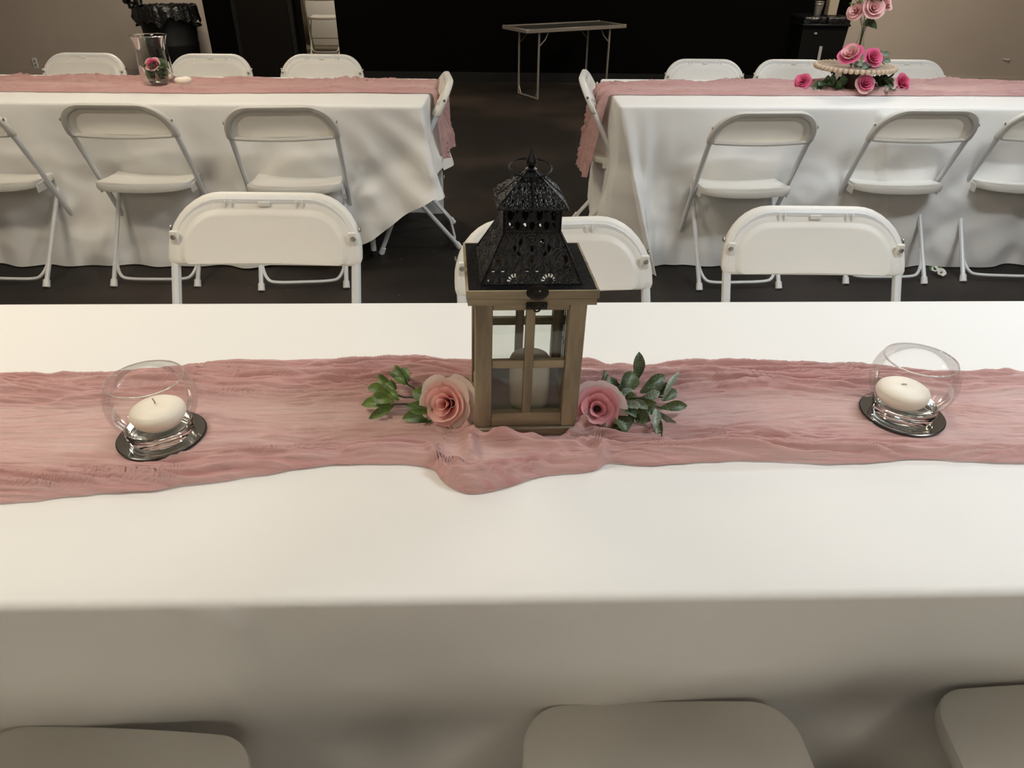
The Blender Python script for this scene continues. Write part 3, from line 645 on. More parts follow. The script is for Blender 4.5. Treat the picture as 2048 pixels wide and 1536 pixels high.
# pierced metal panels
def fan(u, v, cx, cy, r0, r1, n, duty=.55):
    du, dv = u-cx, v-cy; r = np.hypot(du, dv); a = np.arctan2(dv, du)
    return (r > r0) & (r < r1) & (a > .05) & (a < PI-.05) & (np.cos(a*n*2-PI) > (1-2*duty)*.9)
def drop_(u, v, cx, cy, a, b, rot=0):
    du, dv = u-cx, v-cy; c, s_ = math.cos(rot), math.sin(rot); x = du*c+dv*s_; y = -du*s_+dv*c
    return (x/a)**2+(y/(b*(1-.45*np.sign(y)*np.minimum(np.abs(y/b), 1))))**2 < 1
def pierced(name, prof, pat, relief, nu, parent, sc=1):
    """four trapezoid faces in one pressed sheet; prof: [(half width, z)], pat(U in m, T 0..1 along slope, half width)"""
    pr = np.array(prof); seg = np.hypot(np.diff(pr[:, 0]), np.diff(pr[:, 1])); cum = np.concatenate([[0], np.cumsum(seg)]); L = cum[-1]
    nv = max(8, int(L/.00075)); t = np.linspace(0, L, nv+1)
    hwid = np.interp(t, cum, pr[:, 0]); zz = np.interp(t, cum, pr[:, 1])
    u = np.linspace(-1, 1, nu+1)
    mb = MB()
    for k in range(4):
        mt = np.array(Matrix.Rotation(k*PI/2, 4, 'Z'))
        Uu, Tt = np.meshgrid(u, t, indexing='ij'); Hh = np.interp(Tt, cum, pr[:, 0]); Zz = np.interp(Tt, cum, pr[:, 1])
        um = Uu*Hh
        uc = (um[:-1, :-1]+um[1:, 1:])/2; tc = (Tt[:-1, :-1]+Tt[1:, 1:])/2; hc = (Hh[:-1, :-1]+Hh[1:, 1:])/2
        hole = pat(uc, tc, hc, L)
        edge = np.abs(uc) > hc-.0022
        keep = ~hole | edge
        rl = relief(um, Tt, Hh, L)
        rl = rl*(np.abs(Uu) < .97)
        V = np.stack([um, -Hh-rl*.6, Zz+rl*.6], -1).reshape(-1, 3)
        idx = np.arange((nu+1)*(nv+1)).reshape(nu+1, nv+1)
        q = np.stack([idx[:-1, :-1], idx[1:, :-1], idx[1:, 1:], idx[:-1, 1:]], -1)[keep]
        used = np.unique(q); rm = np.full(len(V), -1); rm[used] = np.arange(len(used))
        Vr = V[used] @ mt[:3, :3].T
        kk = len(mb.v); mb.v += [tuple(p) for p in Vr]; mb.f += [tuple(int(i)+kk for i in f) for f in rm[q]]
    me = bpy.data.meshes.new(name); me.from_pydata(mb.v, [], mb.f); me.update()
    o = link(name, me, M_BLACKM, parent, 60); so = o.modifiers.new('sheet', 'SOLIDIFY'); so.thickness = .0007; so.offset = -1
    return o
def pat_low(U, T, H, L):
    m = np.zeros(U.shape, bool); p = .044
    for c in (-1.5, -.5, .5, 1.5):
        m |= fan(U, T, c*p, .0035, .0062, .0105, 7)
    for c in (-1, 0, 1):
        m |= fan(U, T, c*p, .0155, .0050, .0086, 4, .6)
        m |= drop_(U, T, c*p, .034, .0030, .0055); m |= drop_(U, T, c*p*.5, .047, .0022, .004)
    for c in (-1.5, -.5, .5, 1.5):
        m |= drop_(U, T, c*p*.62, .055, .0022, .0042, .4*np.sign(c)); m |= drop_(U, T, c*p*.85, .026, .0018, .0040, .5*np.sign(c)); m |= drop_(U, T, c*p*.8, .040, .0018, .0036, -.5*np.sign(c))
    return m & (np.abs(U) < H-.004) & (T > .003) & (T < L-.003)
def rel(fr):
    def f(U, T, H, L):
        a = np.abs(np.sin(U*fr))*np.abs(np.cos(T*fr*.9+np.sin(U*fr*2)))
        b = np.sin((np.hypot(((U+.022) % .044)-.022, (T % .024)-.004))*1500)
        return .0007*(a > .55)+.0004*(b > .2)+.0006*((T < .0025) | (np.abs(U) > H-.003))
    return f
def pat_neck(U, T, H, L):
    m = np.zeros(U.shape, bool)
    for c in range(-4, 5):
        x = c*.0185
        m |= drop_(U, T, x, .012, .0034, .0050); m |= drop_(U, T, x+.00925, .026, .0042, .0062)
        m |= drop_(U, T, x+.00925, .012, .0016, .0035, .6); m |= drop_(U, T, x, .031, .002, .0035, -.6)
    return m & (np.abs(U) < H-.004) & (T > .004) & (T < L-.004)
def pat_up(U, T, H, L):
    m = np.zeros(U.shape, bool)
    for c in range(-3, 4):
        x = (c+.5)*.0145; m |= fan(U, T, x, .002, .0028, .0050, 3, .5)
        m |= drop_(U, T, c*.0145*(1-T/L*.5), .013, .0013, .0032); m |= drop_(U, T, x*.8, .021, .0013, .003); m |= drop_(U, T, x*.45, .032, .0011, .0026); m |= drop_(U, T, c*.009, .040, .0009, .0022)
    return m & (np.abs(U) < H-.003) & (np.abs(U) > .0016) & (T > .0018) & (T < L-.003)
fl = MB()
for k in range(4):
    mt = Matrix.Rotation(k*PI/2, 4, 'Z'); q, p_ = lw-.0012, .0655
    fl.add([(-q, -q, .2325), (q, -q, .2325), (p_, -p_, .2325), (-p_, -p_, .2325), (-q, -q, .2342), (q, -q, .2342), (p_, -p_, .2342), (-p_, -p_, .2342)],
           [(3, 2, 1, 0), (4, 5, 6, 7), (0, 1, 5, 4), (2, 3, 7, 6)], mt)
fl.build('roof_flange', M_FLANGE, lan)
pierced('lower_roof', [(.0665, .2342), (.0655, .2357), (.0372, .2915), (.0365, .293)], pat_low, rel(330), 150, lan)
pierced('neck', [(.0365, .292), (.0365, .331)], pat_neck, rel(420), 84, lan)
pierced('upper_roof', [(.0450, .3245), (.0443, .3275), (.0395, .3325), (.0270, .3435), (.0145, .3545), (.0050, .3630)], pat_up, rel(520), 120, lan)
for k in range(4):
    mt = Matrix.Rotation(k*PI/2, 4, 'Z')
    MB().tube([mt @ Vector(p) for p in ((.0667, -.0667, .2352), (.0370, -.0370, .292), (.0366, -.0366, .331))], .0011, 6).build('roof_rib', M_BLACKM, lan)
    MB().tube([mt @ Vector(p) for p in ((.0451, -.0451, .325), (.0397, -.0397, .333), (.0272, -.0272, .344), (.0050, -.0050, .3635))], .0010, 6).build('roof_rib', M_BLACKM, lan)
    MB().tube([mt @ Vector(p) for p in ((0, -.0450, .326), (0, -.0399, .3335), (0, -.0272, .3445), (0, -.0052, .364))], .0013, 6).build('roof_rib', M_BLACKM, lan)
MB().lathe([(.0065, .361), (.0080, .3635), (.0080, .365), (.0055, .3665), (.0045, .3675), (.0068, .3695), (.0074, .3725), (.0068, .3755), (.0048, .3800), (.0022, .3870), (0, .3920)], 20).build('finial', M_BLACKM, lan)
mt = Matrix.Translation((0, .010, .3635)) @ Matrix.Rotation(R(10), 4, 'X')
MB().tube([mt @ Vector((.0275*math.cos(a), .0275*math.sin(a), 0)) for a in np.linspace(0, 2*PI, 49)[:-1]], .0013, 8, True).build('ring_handle', M_BLACKM, lan)
def pillar(name, loc, r, h, label):
    t = thing(name, label, 'candle', loc)
    MB().lathe([(r-.003, 0), (r, .003), (r, h-.006), (r-.002, h-.002), (r-.006, h), (r*.6, h-.001), (.004, h-.004), (0, h-.004)], 40).build('wax_body', M_WAX, t)
    MB().tube([(0, 0, h-.005), (.001, 0, h+.004), (.003, .001, h+.008)], .0009, 6).build('wick', M_WICK, t)
pillar('pillar_candle', (LCX+.012, LCY-.006, LZ+.015), .0300, .080, 'ivory pillar candle standing inside the wooden lantern')
# ------------------------------------------------------------------ glass bowls on mirror discs
def bowl(x, y, side, tilt):
    z = TZ+.0045
    d = thing('mirror_disc', 'round mirror disc under the %s glass bowl' % side, 'mirror', (x, y, z), 0, 'mirror discs under the bowls')
    MB().lathe([(0, .0032), (.0590, .0032), (.0592, .0032)], 64, None, False).build('mirror_face', M_MIRROR, d)
    MB().lathe([(.0, 0), (.0600, 0), (.0606, .001), (.0606, .0025), (.0592, .0032)], 64, None, False).build('mirror_edge', M_MIRRORE, d)
    b = thing('candle_bowl', 'round clear glass bowl on a mirror disc, %s of the lantern' % side, 'bowl', (x, y, z+.0034), 0, 'glass bowls beside the lantern')
    pr = []
    for a in np.linspace(-45, 35, 26): pr.append((.0605*math.cos(R(a)), .0600+.0575*math.sin(R(a))))
    inner = [(r-.0016, zz) for r, zz in pr]
    rim_r, rim_z = pr[-1]
    MB().lathe(pr, 64, None, False).build('bowl_wall', M_BOWL, b, 180)
    MB().tube([((rim_r-.0003)*math.cos(a), (rim_r-.0003)*math.sin(a), rim_z) for a in np.linspace(0, 2*PI, 65)[:-1]], .0011, 8, True).build('rim', M_GLASS, b, 180)
    MB().lathe([(0, 0), (.040, 0), (.0432, .002), (.0415, .004), (.0445, .006), (.0430, .008), (.0455, .0104), (.0440, .0122), (.0458, .0150), (.0445, .0172), (.0420, .0190), (.038, .0170), (.026, .0150), (0, .0140)], 64).build('thick_base', M_GLASS, b, 60)
    return z+.0034
for (x, y, side, lean, wick) in ((BL[0]+.003, BL[1], 'left', (.004, .000), True), (BR[0]-.004, BR[1]+.004, 'right', (-.011, -.002), False)):
    bz = bowl(x, y, side, 0)
    _c = c = thing('floating_candle', 'ivory disc candle inside the %s glass bowl%s' % (side, ', wick standing up' if wick else ', wick sunk in wax'), 'candle', (x+lean[0], y+lean[1], bz+.0180), 0, 'disc candles in the bowls')
    c.scale = (.89, .89, .92)
    MB().lathe([(0, 0), (.020, 0), (.030, .002), (.0375, .009), (.0418, .018), (.0420, .0225), (.0400, .0275), (.0340, .0318), (.020, .0340), (.008, .0335), (0, .0325)], 48).build('wax_body', M_WAX, c, 180)
    if wick: MB().tube([(-.004, .006, .032), (-.004, .006, .037), (-.0065, .007, .042)], .0011, 6).build('wick', M_WICK, c)
    else: MB().tube([(-.004, .004, .0338), (.001, .003, .0347), (.004, .003, .0342)], .0009, 6).build('wick', M_WICK, c)
# ------------------------------------------------------------------ faux roses
def frame(axis, spin=0):
    return Vector(axis).normalized().to_track_quat('Z', 'Y').to_matrix().to_4x4() @ Matrix.Rotation(spin, 4, 'Z')
def petal_grid(r0, Ro, H, half, curl, ang, seed, nu=11, nv=9, thick=.0005, ruff=.06):
    a = np.linspace(-1, 1, nu); t = np.linspace(0, 1, nv); A, T = np.meshgrid(a, t, indexing='ij')
    Te = T*(1-.16*np.abs(A)**2.5-.05*np.abs(A)**8)
    rr = r0+(Ro-r0)*Te**1.35+curl*np.clip(Te-.68, 0, 1)**2*9*(1-.2*np.abs(A))
    zz = H*Te**.85-curl*np.clip(Te-.75, 0, 1)**2*9
    ph = half*(.35+.65*np.sin(np.clip(PI*(.10+.52*T), 0, PI)))*A
    n = ruff*pn(A*1.8+seed, T*1.5+seed*.37, seed)*T
    rr = rr*(1+n)+.02*Ro*A; zz = zz*(1+.5*n)
    th_ = ang+ph
    return np.stack([rr*np.cos(th_), rr*np.sin(th_), zz], -1), np.clip(T**1.2+.15*np.abs(A)**3*T, 0, 1)
def rose(parent, loc, axis, size, layers, mats, seed, spin=0, heart=M_SEED):
    mt = Matrix.Translation(loc) @ frame(axis, spin)
    core = MB().lathe([(0, 0), (.14*size, .1*size), (.11*size, .42*size), (.03*size, .55*size), (0, .56*size)], 10, mt).build('rose_bloom', heart, parent)
    rs = random.Random(seed); k = 0
    for (n, r0, Ro, H, half, curl, mi) in layers:
        a0 = rs.random()*6.28
        for i in range(n):
            V, at = petal_grid(r0*size, Ro*size*rs.uniform(.94, 1.06), H*size*rs.uniform(.95, 1.05), half, curl*size, a0+2*PI*i/n+rs.uniform(-.12, .12), seed*31+k)
            W = V.reshape(-1, 3) @ np.array(mt)[:3, :3].T+np.array(mt)[:3, 3]
            o = gridmesh('petal', W.reshape(V.shape), mats[mi], core, at); k += 1
    return core
LAY_BUD = [(3, .05, .20, .98, 1.5, .0, 0), (4, .10, .38, .98, 1.25, .01, 0), (4, .15, .58, .93, 1.15, .02, 0), (4, .2, .76, .84, 1.1, .03, 0), (5, .22, .92, .74, .95, .05, 1), (4, .24, 1.05, .52, .85, .06, 1)]
LAY_OPEN = [(3, .04, .28, .72, 1.4, .02, 0), (4, .10, .52, .70, 1.1, .04, 0), (5, .16, .76, .62, .98, .05, 0), (6, .2, 1.04, .42, .9, .05, 1)]
LAY_SMALL = [(3, .05, .22, 1.0, 1.5, .01, 0), (4, .12, .46, .95, 1.25, .04, 0), (4, .16, .68, .84, 1.1, .06, 0), (5, .2, .95, .60, 1.0, .09, 1)]
def leaf(parent, b, t, wd, m, seed=0, droop=.12, name='leaf', nl=8, fold=.22, kw=1.3):
    b, t = Vector(b), Vector(t); wd *= kw; d = t-b; L = d.length; dx = d.normalized()
    side = dx.cross(Vector((0, -.85, .75))); side = side.normalized() if side.length > .05 else Vector((1, 0, 0)); nrm = side.cross(dx).normalized()
    rs = random.Random(seed); roll = rs.uniform(-.5, .5); side, nrm = side*math.cos(roll)+nrm*math.sin(roll), nrm*math.cos(roll)-side*math.sin(roll)
    V = np.zeros((nl+1, 5, 3))
    for i in range(nl+1):
        s = i/nl; hw = wd/2*(math.sin(PI*min(1, s*.93+.05))**.8)*(1.0 if s < 1 else .05); hw *= (.75+.5*s if s < .6 else 1.05)
        c = b+d*s+nrm*L*droop*math.sin(PI*s)
        for j, q in enumerate((-1, -.5, 0, .5, 1)):
            V[i, j] = c+side*hw*q+nrm*(abs(q)**1.4*hw*fold*2+.03*wd*math.sin(9*s+q*2))
    o = gridmesh(name, V, m, parent, None, 180); return o
def rel_(o, p): return tuple(Vector(p)-o.location)
KX = 1/7.68*.00074
sl = thing('rose_sprig', 'blush faux rose with bright green leaves lying left of the lantern', 'flower', (-0.0899, 0.8888, 0.7430), 0, 'faux rose sprigs at the lantern')
rose(sl, rel_(sl, (-0.0889, 0.8871, 0.7660)), (-.28, -.72, .42), .043, LAY_BUD, (M_PETL, M_PETLO), 5, .4)
LL = [((-0.1607, 0.9304, 0.7700), (-0.1852, 0.9650, 0.7850), 0.0113),
 ((-0.1647, 0.9303, 0.7700), (-0.1922, 0.9542, 0.7800), 0.0113),
 ((-0.1861, 0.9360, 0.7650), (-0.2107, 0.9523, 0.7750), 0.0113),
 ((-0.1837, 0.9062, 0.7650), (-0.2258, 0.9394, 0.7600), 0.0122),
 ((-0.1815, 0.8887, 0.7600), (-0.2298, 0.9016, 0.7520), 0.0131),
 ((-0.1782, 0.8918, 0.7580), (-0.2134, 0.8686, 0.7480), 0.0103),
 ((-0.1762, 0.8915, 0.7700), (-0.2088, 0.9196, 0.7750), 0.0122),
 ((-0.1739, 0.8974, 0.7720), (-0.1934, 0.9194, 0.7800), 0.0084),
 ((-0.1633, 0.9224, 0.7750), (-0.1806, 0.9378, 0.7800), 0.0103),
 ((-0.1120, 0.8825, 0.7650), (-0.1516, 0.9137, 0.7700), 0.0159),
 ((-0.1119, 0.8838, 0.7700), (-0.1367, 0.9103, 0.7800), 0.0131),
 ((-0.1151, 0.8812, 0.7600), (-0.1591, 0.8782, 0.7650), 0.0113),
 ((-0.1122, 0.8704, 0.7580), (-0.1631, 0.8646, 0.7520), 0.0150),
 ((-0.1135, 0.8730, 0.7550), (-0.1389, 0.8540, 0.7480), 0.0159),
 ((-0.1149, 0.8762, 0.7540), (-0.1090, 0.8528, 0.7480), 0.0084),
 ((-0.1003, 0.8640, 0.7520), (-0.0857, 0.8478, 0.7460), 0.0084),
 ((-0.1686, 0.8863, 0.7700), (-0.1851, 0.9019, 0.7760), 0.0094),
 ((-0.1079, 0.8614, 0.7700), (-0.1271, 0.8742, 0.7750), 0.0103),
 ((-0.1599, 0.9400, 0.7700), (-0.1750, 0.9666, 0.7800), 0.0094),
 ((-0.1761, 0.8844, 0.7700), (-0.2108, 0.8998, 0.7700), 0.0131),
 ((-0.1769, 0.9170, 0.7700), (-0.1855, 0.9229, 0.7850), 0.0084),
 ((-0.1183, 0.8661, 0.7620), (-0.1493, 0.8572, 0.7700), 0.0103)]
for i, (b, t, wd) in enumerate(LL): leaf(sl, rel_(sl, b), rel_(sl, t), wd, M_LEAFL, i, kw=1.4)
for pts in ([(-0.1607, 0.9304, 0.7700), (-0.1515, 0.9275, 0.7660), (-0.1442, 0.9221, 0.7600), (-0.1215, 0.8970, 0.7600), (-0.1042, 0.8734, 0.7700)], [(-0.1798, 0.8905, 0.7600), (-0.1608, 0.8948, 0.7580), (-0.1404, 0.8895, 0.7600), (-0.1112, 0.8738, 0.7650)], [(-0.1748, 0.9023, 0.7700), (-0.1642, 0.9075, 0.7620), (-0.1529, 0.9108, 0.7600), (-0.1410, 0.9105, 0.7580)]): MB().tube(bez([rel_(sl, p) for p in pts], 4), .0014, 6).build('stem', M_STEM, sl)
sr = thing('rose_sprig', 'deep-centred pink faux rose with frosted dark leaves lying right of the lantern', 'flower', (0.1282, 0.8665, 0.7430), 0, 'faux rose sprigs at the lantern')
rose(sr, rel_(sr, (0.1263, 0.8779, 0.7640)), (-.05, -.80, .55), .042, LAY_OPEN, (M_PETR, M_PETRO), 9, 1.1)
RL = [((0.1943, 0.9434, 0.7750), (0.1970, 0.9634, 0.8150), 0.0155, 0),
 ((0.1648, 0.9094, 0.7700), (0.1893, 0.9422, 0.7900), 0.0237, 0),
 ((0.1548, 0.9173, 0.7700), (0.1541, 0.9359, 0.7850), 0.0134, 0),
 ((0.1382, 0.9376, 0.7700), (0.1458, 0.9573, 0.7850), 0.0083, 0),
 ((0.1961, 0.9140, 0.7700), (0.2377, 0.9428, 0.7850), 0.0186, 0),
 ((0.2137, 0.9083, 0.7700), (0.2451, 0.9258, 0.7800), 0.0134, 0),
 ((0.2263, 0.8927, 0.7700), (0.2575, 0.9374, 0.7950), 0.0083, 1),
 ((0.2271, 0.9003, 0.7650), (0.2528, 0.9242, 0.7700), 0.0134, 0),
 ((0.2224, 0.8882, 0.7600), (0.2658, 0.8948, 0.7600), 0.0139, 0),
 ((0.2160, 0.8823, 0.7600), (0.2498, 0.8545, 0.7480), 0.0077, 1),
 ((0.2130, 0.8712, 0.7700), (0.2055, 0.8316, 0.7600), 0.0113, 1),
 ((0.2159, 0.8690, 0.7600), (0.2144, 0.8232, 0.7440), 0.0098, 0),
 ((0.1527, 0.8588, 0.7650), (0.1654, 0.8341, 0.7520), 0.0248, 0),
 ((0.1447, 0.8546, 0.7550), (0.1347, 0.8347, 0.7480), 0.0155, 0),
 ((0.1607, 0.8760, 0.7700), (0.1812, 0.8484, 0.7700), 0.0175, 0),
 ((0.1783, 0.8650, 0.7700), (0.2023, 0.8469, 0.7650), 0.0175, 0),
 ((0.1630, 0.9033, 0.7700), (0.1852, 0.9062, 0.7800), 0.0113, 1),
 ((0.1733, 0.8925, 0.7720), (0.2140, 0.8715, 0.7800), 0.0134, 0),
 ((0.1643, 0.8743, 0.7750), (0.1907, 0.8635, 0.7800), 0.0113, 1),
 ((0.1594, 0.8701, 0.7650), (0.1793, 0.8500, 0.7600), 0.0175, 0),
 ((0.1942, 0.8903, 0.7750), (0.2217, 0.8951, 0.7850), 0.0124, 1),
 ((0.1542, 0.8933, 0.7700), (0.1652, 0.9018, 0.7800), 0.0113, 1),
 ((0.1520, 0.8495, 0.7600), (0.1474, 0.8383, 0.7500), 0.0155, 0),
 ((0.1780, 0.8826, 0.7760), (0.2003, 0.8621, 0.7760), 0.0113, 1),
 ((0.1509, 0.9213, 0.7700), (0.1670, 0.9302, 0.7750), 0.0113, 0),
 ((0.1620, 0.8968, 0.7600), (0.1771, 0.8788, 0.7580), 0.0134, 0),
 ((0.1643, 0.8822, 0.7620), (0.1816, 0.8666, 0.7600), 0.0124, 0),
 ((0.1743, 0.8820, 0.7700), (0.1982, 0.8884, 0.7750), 0.0124, 0),
 ((0.1693, 0.8944, 0.7720), (0.1879, 0.8934, 0.7780), 0.0113, 0),
 ((0.1871, 0.8737, 0.7680), (0.2081, 0.8639, 0.7660), 0.0113, 0),
 ((0.1520, 0.8850, 0.7600), (0.1647, 0.8654, 0.7580), 0.0124, 0),
 ((0.1794, 0.8769, 0.7760), (0.2003, 0.8754, 0.7760), 0.0093, 1),
 ((0.1989, 0.8824, 0.7700), (0.2170, 0.8743, 0.7680), 0.0083, 1)]
for i, (b, t, wd, sv) in enumerate(RL): leaf(sr, rel_(sr, b), rel_(sr, t), wd, M_LEAFS if sv else M_LEAFR, 40+i, kw=1.2)
for pts in ([(0.1431, 0.8883, 0.7680), (0.1621, 0.8876, 0.7700), (0.1897, 0.8911, 0.7680), (0.2116, 0.8907, 0.7640), (0.2290, 0.8923, 0.7560)], [(0.1442, 0.8926, 0.7600), (0.1676, 0.8823, 0.7620), (0.1933, 0.8751, 0.7620), (0.2154, 0.8785, 0.7600)], [(0.1643, 0.9053, 0.7700), (0.1904, 0.9381, 0.7730), (0.1939, 0.9359, 0.7900)], [(0.1845, 0.8938, 0.7700), (0.2080, 0.9062, 0.7700), (0.2299, 0.9057, 0.7680)]): MB().tube(bez([rel_(sr, p) for p in pts], 4), .0016, 6).build('stem', M_STEM, sr)
# ------------------------------------------------------------------ back left table: hurricane vase and candle
VX, VY = -1.735, 3.705
v = thing('hurricane_vase', 'flared clear glass hurricane vase holding a pink rose and greenery on the left table', 'vase', (VX, VY, TZ+.008))
MB().lathe([(.066, .004), (.072, .02), (.076, .05), (.073, .10), (.069, .15), (.071, .185), (.082, .212)], 40, None, False).build('vase_wall', M_VASE, v, 180)
MB().lathe([(0, 0), (.060, 0), (.066, .005), (.066, .012), (.058, .014), (0, .014)], 32).build('vase_foot', M_GLASS, v)
MB().tube([(.082*math.cos(a), .082*math.sin(a), .212) for a in np.linspace(0, 2*PI, 41)[:-1]], .0017, 6, True).build('rim', M_GLASS, v)
vr = thing('rose_posy', 'pink rose and green leaves inside the hurricane vase', 'flower', (VX, VY, TZ+.024))
rose(vr, (.006, -.022, .062), (0, -.7, .7), .038, LAY_SMALL, (M_PETH, M_PETK), 21)
rs = random.Random(3)
for i in range(44):
    a = rs.random()*6.28; r_ = rs.uniform(.012, .052); z = rs.uniform(.0, .075); a2 = a+rs.uniform(-.6, .6); r2 = min(.064, r_+rs.uniform(.015, .035))
    leaf(vr, (r_*math.cos(a), r_*math.sin(a), z), (r2*math.cos(a2), r2*math.sin(a2), z+rs.uniform(-.0, .028)), rs.uniform(.018, .030), M_LEAFD if i % 3 else M_LEAFL, i, nl=5)
for i in range(4): MB().tube([(.02*math.cos(i*1.6), .02*math.sin(i*1.6), 0), (.004, -.01, .05)], .0015, 5).build('stem', M_STEM, vr)
pc = thing('floating_candle', 'ivory disc candle on the left runner beside the hurricane vase', 'candle', (-1.613, 3.70, TZ+.006))
MB().lathe([(0, 0), (.030, 0), (.038, .006), (.041, .018), (.040, .024), (.034, .030), (.02, .032), (0, .031)], 32).build('wax_body', M_WAX, pc, 180)
MB().tube([(0, 0, .031), (.001, 0, .036)], .001, 5).build('wick', M_WICK, pc)
# ------------------------------------------------------------------ back right table: cake stand
KXc, KY, KZ = 1.655, 3.76, TZ+.008
PZ = .105
k = thing('cake_stand', 'round wooden cake stand with beaded edge on a dark pedestal', 'cake stand', (KXc, KY, KZ))
MB().lathe([(.075, 0), (.078, .006), (.058, .03), (.050, .06), (.058, .085), (.066, PZ-.014)], 32).build('pedestal', M_PED, k)
MB().lathe([(0, PZ-.014), (.172, PZ-.014), (.176, PZ-.009), (.176, PZ-.002), (.172, PZ), (0, PZ)], 64).build('plate', M_BARK, k)
bead = None
for i in range(46):
    a = 2*PI*i/46
    if bead is None: bead = MB().lathe([(0, -.0115), (.007, -.010), (.0112, -.005), (.0118, 0), (.0112, .005), (.007, .010), (0, .0115)], 10).build('bead', M_BEAD, k); o = bead
    else: o = bead.copy(); COL.objects.link(o); o.parent = k
    o.location = (.180*math.cos(a), .180*math.sin(a), PZ-.006)
def posy(name, label, loc, axis, size, mats, seed, leaves=(), group='loose faux roses round the cake stand', lay=LAY_SMALL):
    t = thing(name, label, 'flower', loc, 0, group)
    a = Vector(axis).normalized()
    rose(t, tuple(-a*size*.1+Vector((0, 0, size*.75))), axis, size, lay, mats, seed)
    MB().tube([tuple(-a*size*.1+Vector((0, 0, size*.7))), tuple(-a*size*.7+Vector((0, 0, size*.25)))], .003, 6).build('stem', M_STEM, t)
    return t
PK = (M_PETH, M_PETH); PS = (M_PETK, M_PETK)
tz = TZ+.008
posy('rose', 'hot pink rose on the runner at the left end of the cake stand garland', (1.405, 3.72, tz), (-.5, -.6, .5), .040, PK, 51)
posy('rose', 'hot pink rose on the runner right in front of the pedestal', (1.655, 3.625, tz), (0, -.8, .5), .048, (M_PETH, M_PETK), 52)
posy('rose', 'hot pink rose on the runner at the right end of the cake stand garland', (1.865, 3.70, tz), (.3, -.7, .5), .044, PK, 53)
posy('rose', 'soft pink rose lying on the cake stand, left of the bud vase', (1.600, 3.70, KZ+PZ), (-.5, -.5, .65), .058, (M_PETK, M_PETH), 54)
posy('rose', 'hot pink rose lying on the cake stand, right of the bud vase', (1.694, 3.70, KZ+PZ), (.1, -.8, .5), .048, PK, 55)
def greens(label, loc, n, rx, ry, rz, ln, wd, m, seed, group='greenery round the cake stand'):
    t = thing('leafy_sprig', label, 'greenery', loc, 0, group); rs = random.Random(seed)
    for i in range(n):
        b = (rs.uniform(-rx, rx)*.6, rs.uniform(-ry, ry)*.6, rs.uniform(.2, .7)*rz); a = rs.random()*6.28; el = rs.uniform(-.1, .7)
        e = (b[0]+ln*math.cos(a)*math.cos(el), b[1]+.7*ln*math.sin(a)*math.cos(el), max(.004, b[2]+ln*math.sin(el)*.8-.15*ln))
        leaf(t, b, e, wd*rs.uniform(1.0, 1.5), m, seed+i, nl=5)
    MB().tube([(-rx, 0, .006), (0, .01, rz*.5), (rx, 0, .008)], .002, 6).build('stem', M_STEM, t)
greens('dark green leaves on the runner left of the pedestal', (1.525, 3.70, tz), 20, .075, .03, .065, .05, .028, M_LEAFD, 61)
greens('dark green leaves hanging on the runner right of the pedestal', (1.775, 3.70, tz), 22, .06, .03, .085, .045, .026, M_LEAFD, 62)
greens('pale dusty leaves on the runner by the right rose of the garland', (1.79, 3.63, tz), 8, .03, .015, .03, .035, .02, M_LEAFP, 63)
greens('dusty green sprig on the cake stand behind the roses', (1.745, 3.75, KZ+PZ), 22, .045, .025, .075, .042, .018, M_LEAFP, 64)
greens('small green leaves at the middle of the cake stand top', (1.65, 3.66, KZ+PZ), 9, .04, .012, .02, .035, .02, M_LEAFP, 65)
bv = thing('bud_vase', 'slim clear glass bud vase standing on the cake stand', 'vase', (1.655, 3.77, KZ+PZ+.001))
MB().lathe([(.024, .004), (.027, .02), (.027, .07), (.020, .095), (.0125, .115), (.0115, .155), (.0145, .160)], 28, None, False).build('vase_wall', M_BOWL, bv, 180)
MB().lathe([(0, 0), (.022, 0), (.025, .004), (.022, .009), (0, .009)], 24).build('vase_foot', M_GLASS, bv)
bq = thing('rose_bouquet', 'pale pink roses with green leaves standing in the bud vase', 'flower', (1.655, 3.77, KZ+PZ+.012))
for (dx, dy, dz, ax, sz, sd) in ((.005, -.03, .225, (-.1, -.8, .45), .052, 71), (.055, .0, .245, (.4, -.6, .6), .044, 72), (-.045, -.005, .215, (-.7, -.5, .3), .044, 73), (.005, -.02, .305, (-.1, -.8, .5), .050, 74), (.0, .03, .27, (0, .5, .8), .045, 75)):
    rose(bq, (dx, dy, dz), ax, sz, LAY_SMALL, PS, sd)
    MB().tube(bez([(dx*.1, dy*.1, 0), (dx*.1, dy*.1, .13), (dx*.5, dy*.5, .18), (dx, dy, dz)], 5), .0018, 5).build('stem', M_STEM, bq)
rs = random.Random(9)
for (bx, by, bz_, ex, ey, ez, wd) in ((.0, -.02, .165, .05, -.03, .150, .038), (.0, 0, .16, .035, -.02, .185, .03), (-.01, -.02, .16, -.02, -.04, .19, .02), (0, -.03, .265, -.03, -.05, .275, .03), (.0, -.03, .265, .035, -.05, .27, .028)):
    leaf(bq, (bx, by, bz_), (ex, ey, ez), wd, M_LEAFD, int(wd*999))
for i in range(26):
    s = -1 if i < 15 else 1; bx = s*rs.uniform(.05, .095); bz_ = rs.uniform(.235, .29)+(.03 if s > 0 else 0)
    leaf(bq, (bx, -.01, bz_), (bx+rs.uniform(-.014, .014), -.012+rs.uniform(-.01, .01), bz_+rs.uniform(-.012, .014)), .010, M_LEAFL, i, nl=4)
MB().tube(bez([(0, 0, .15), (-.05, -.01, .24), (-.09, -.01, .285)], 5), .0012, 5).build('stem', M_STEM, bq); MB().tube(bez([(0, 0, .15), (.05, -.01, .26), (.09, -.01, .32)], 5), .0012, 5).build('stem', M_STEM, bq)
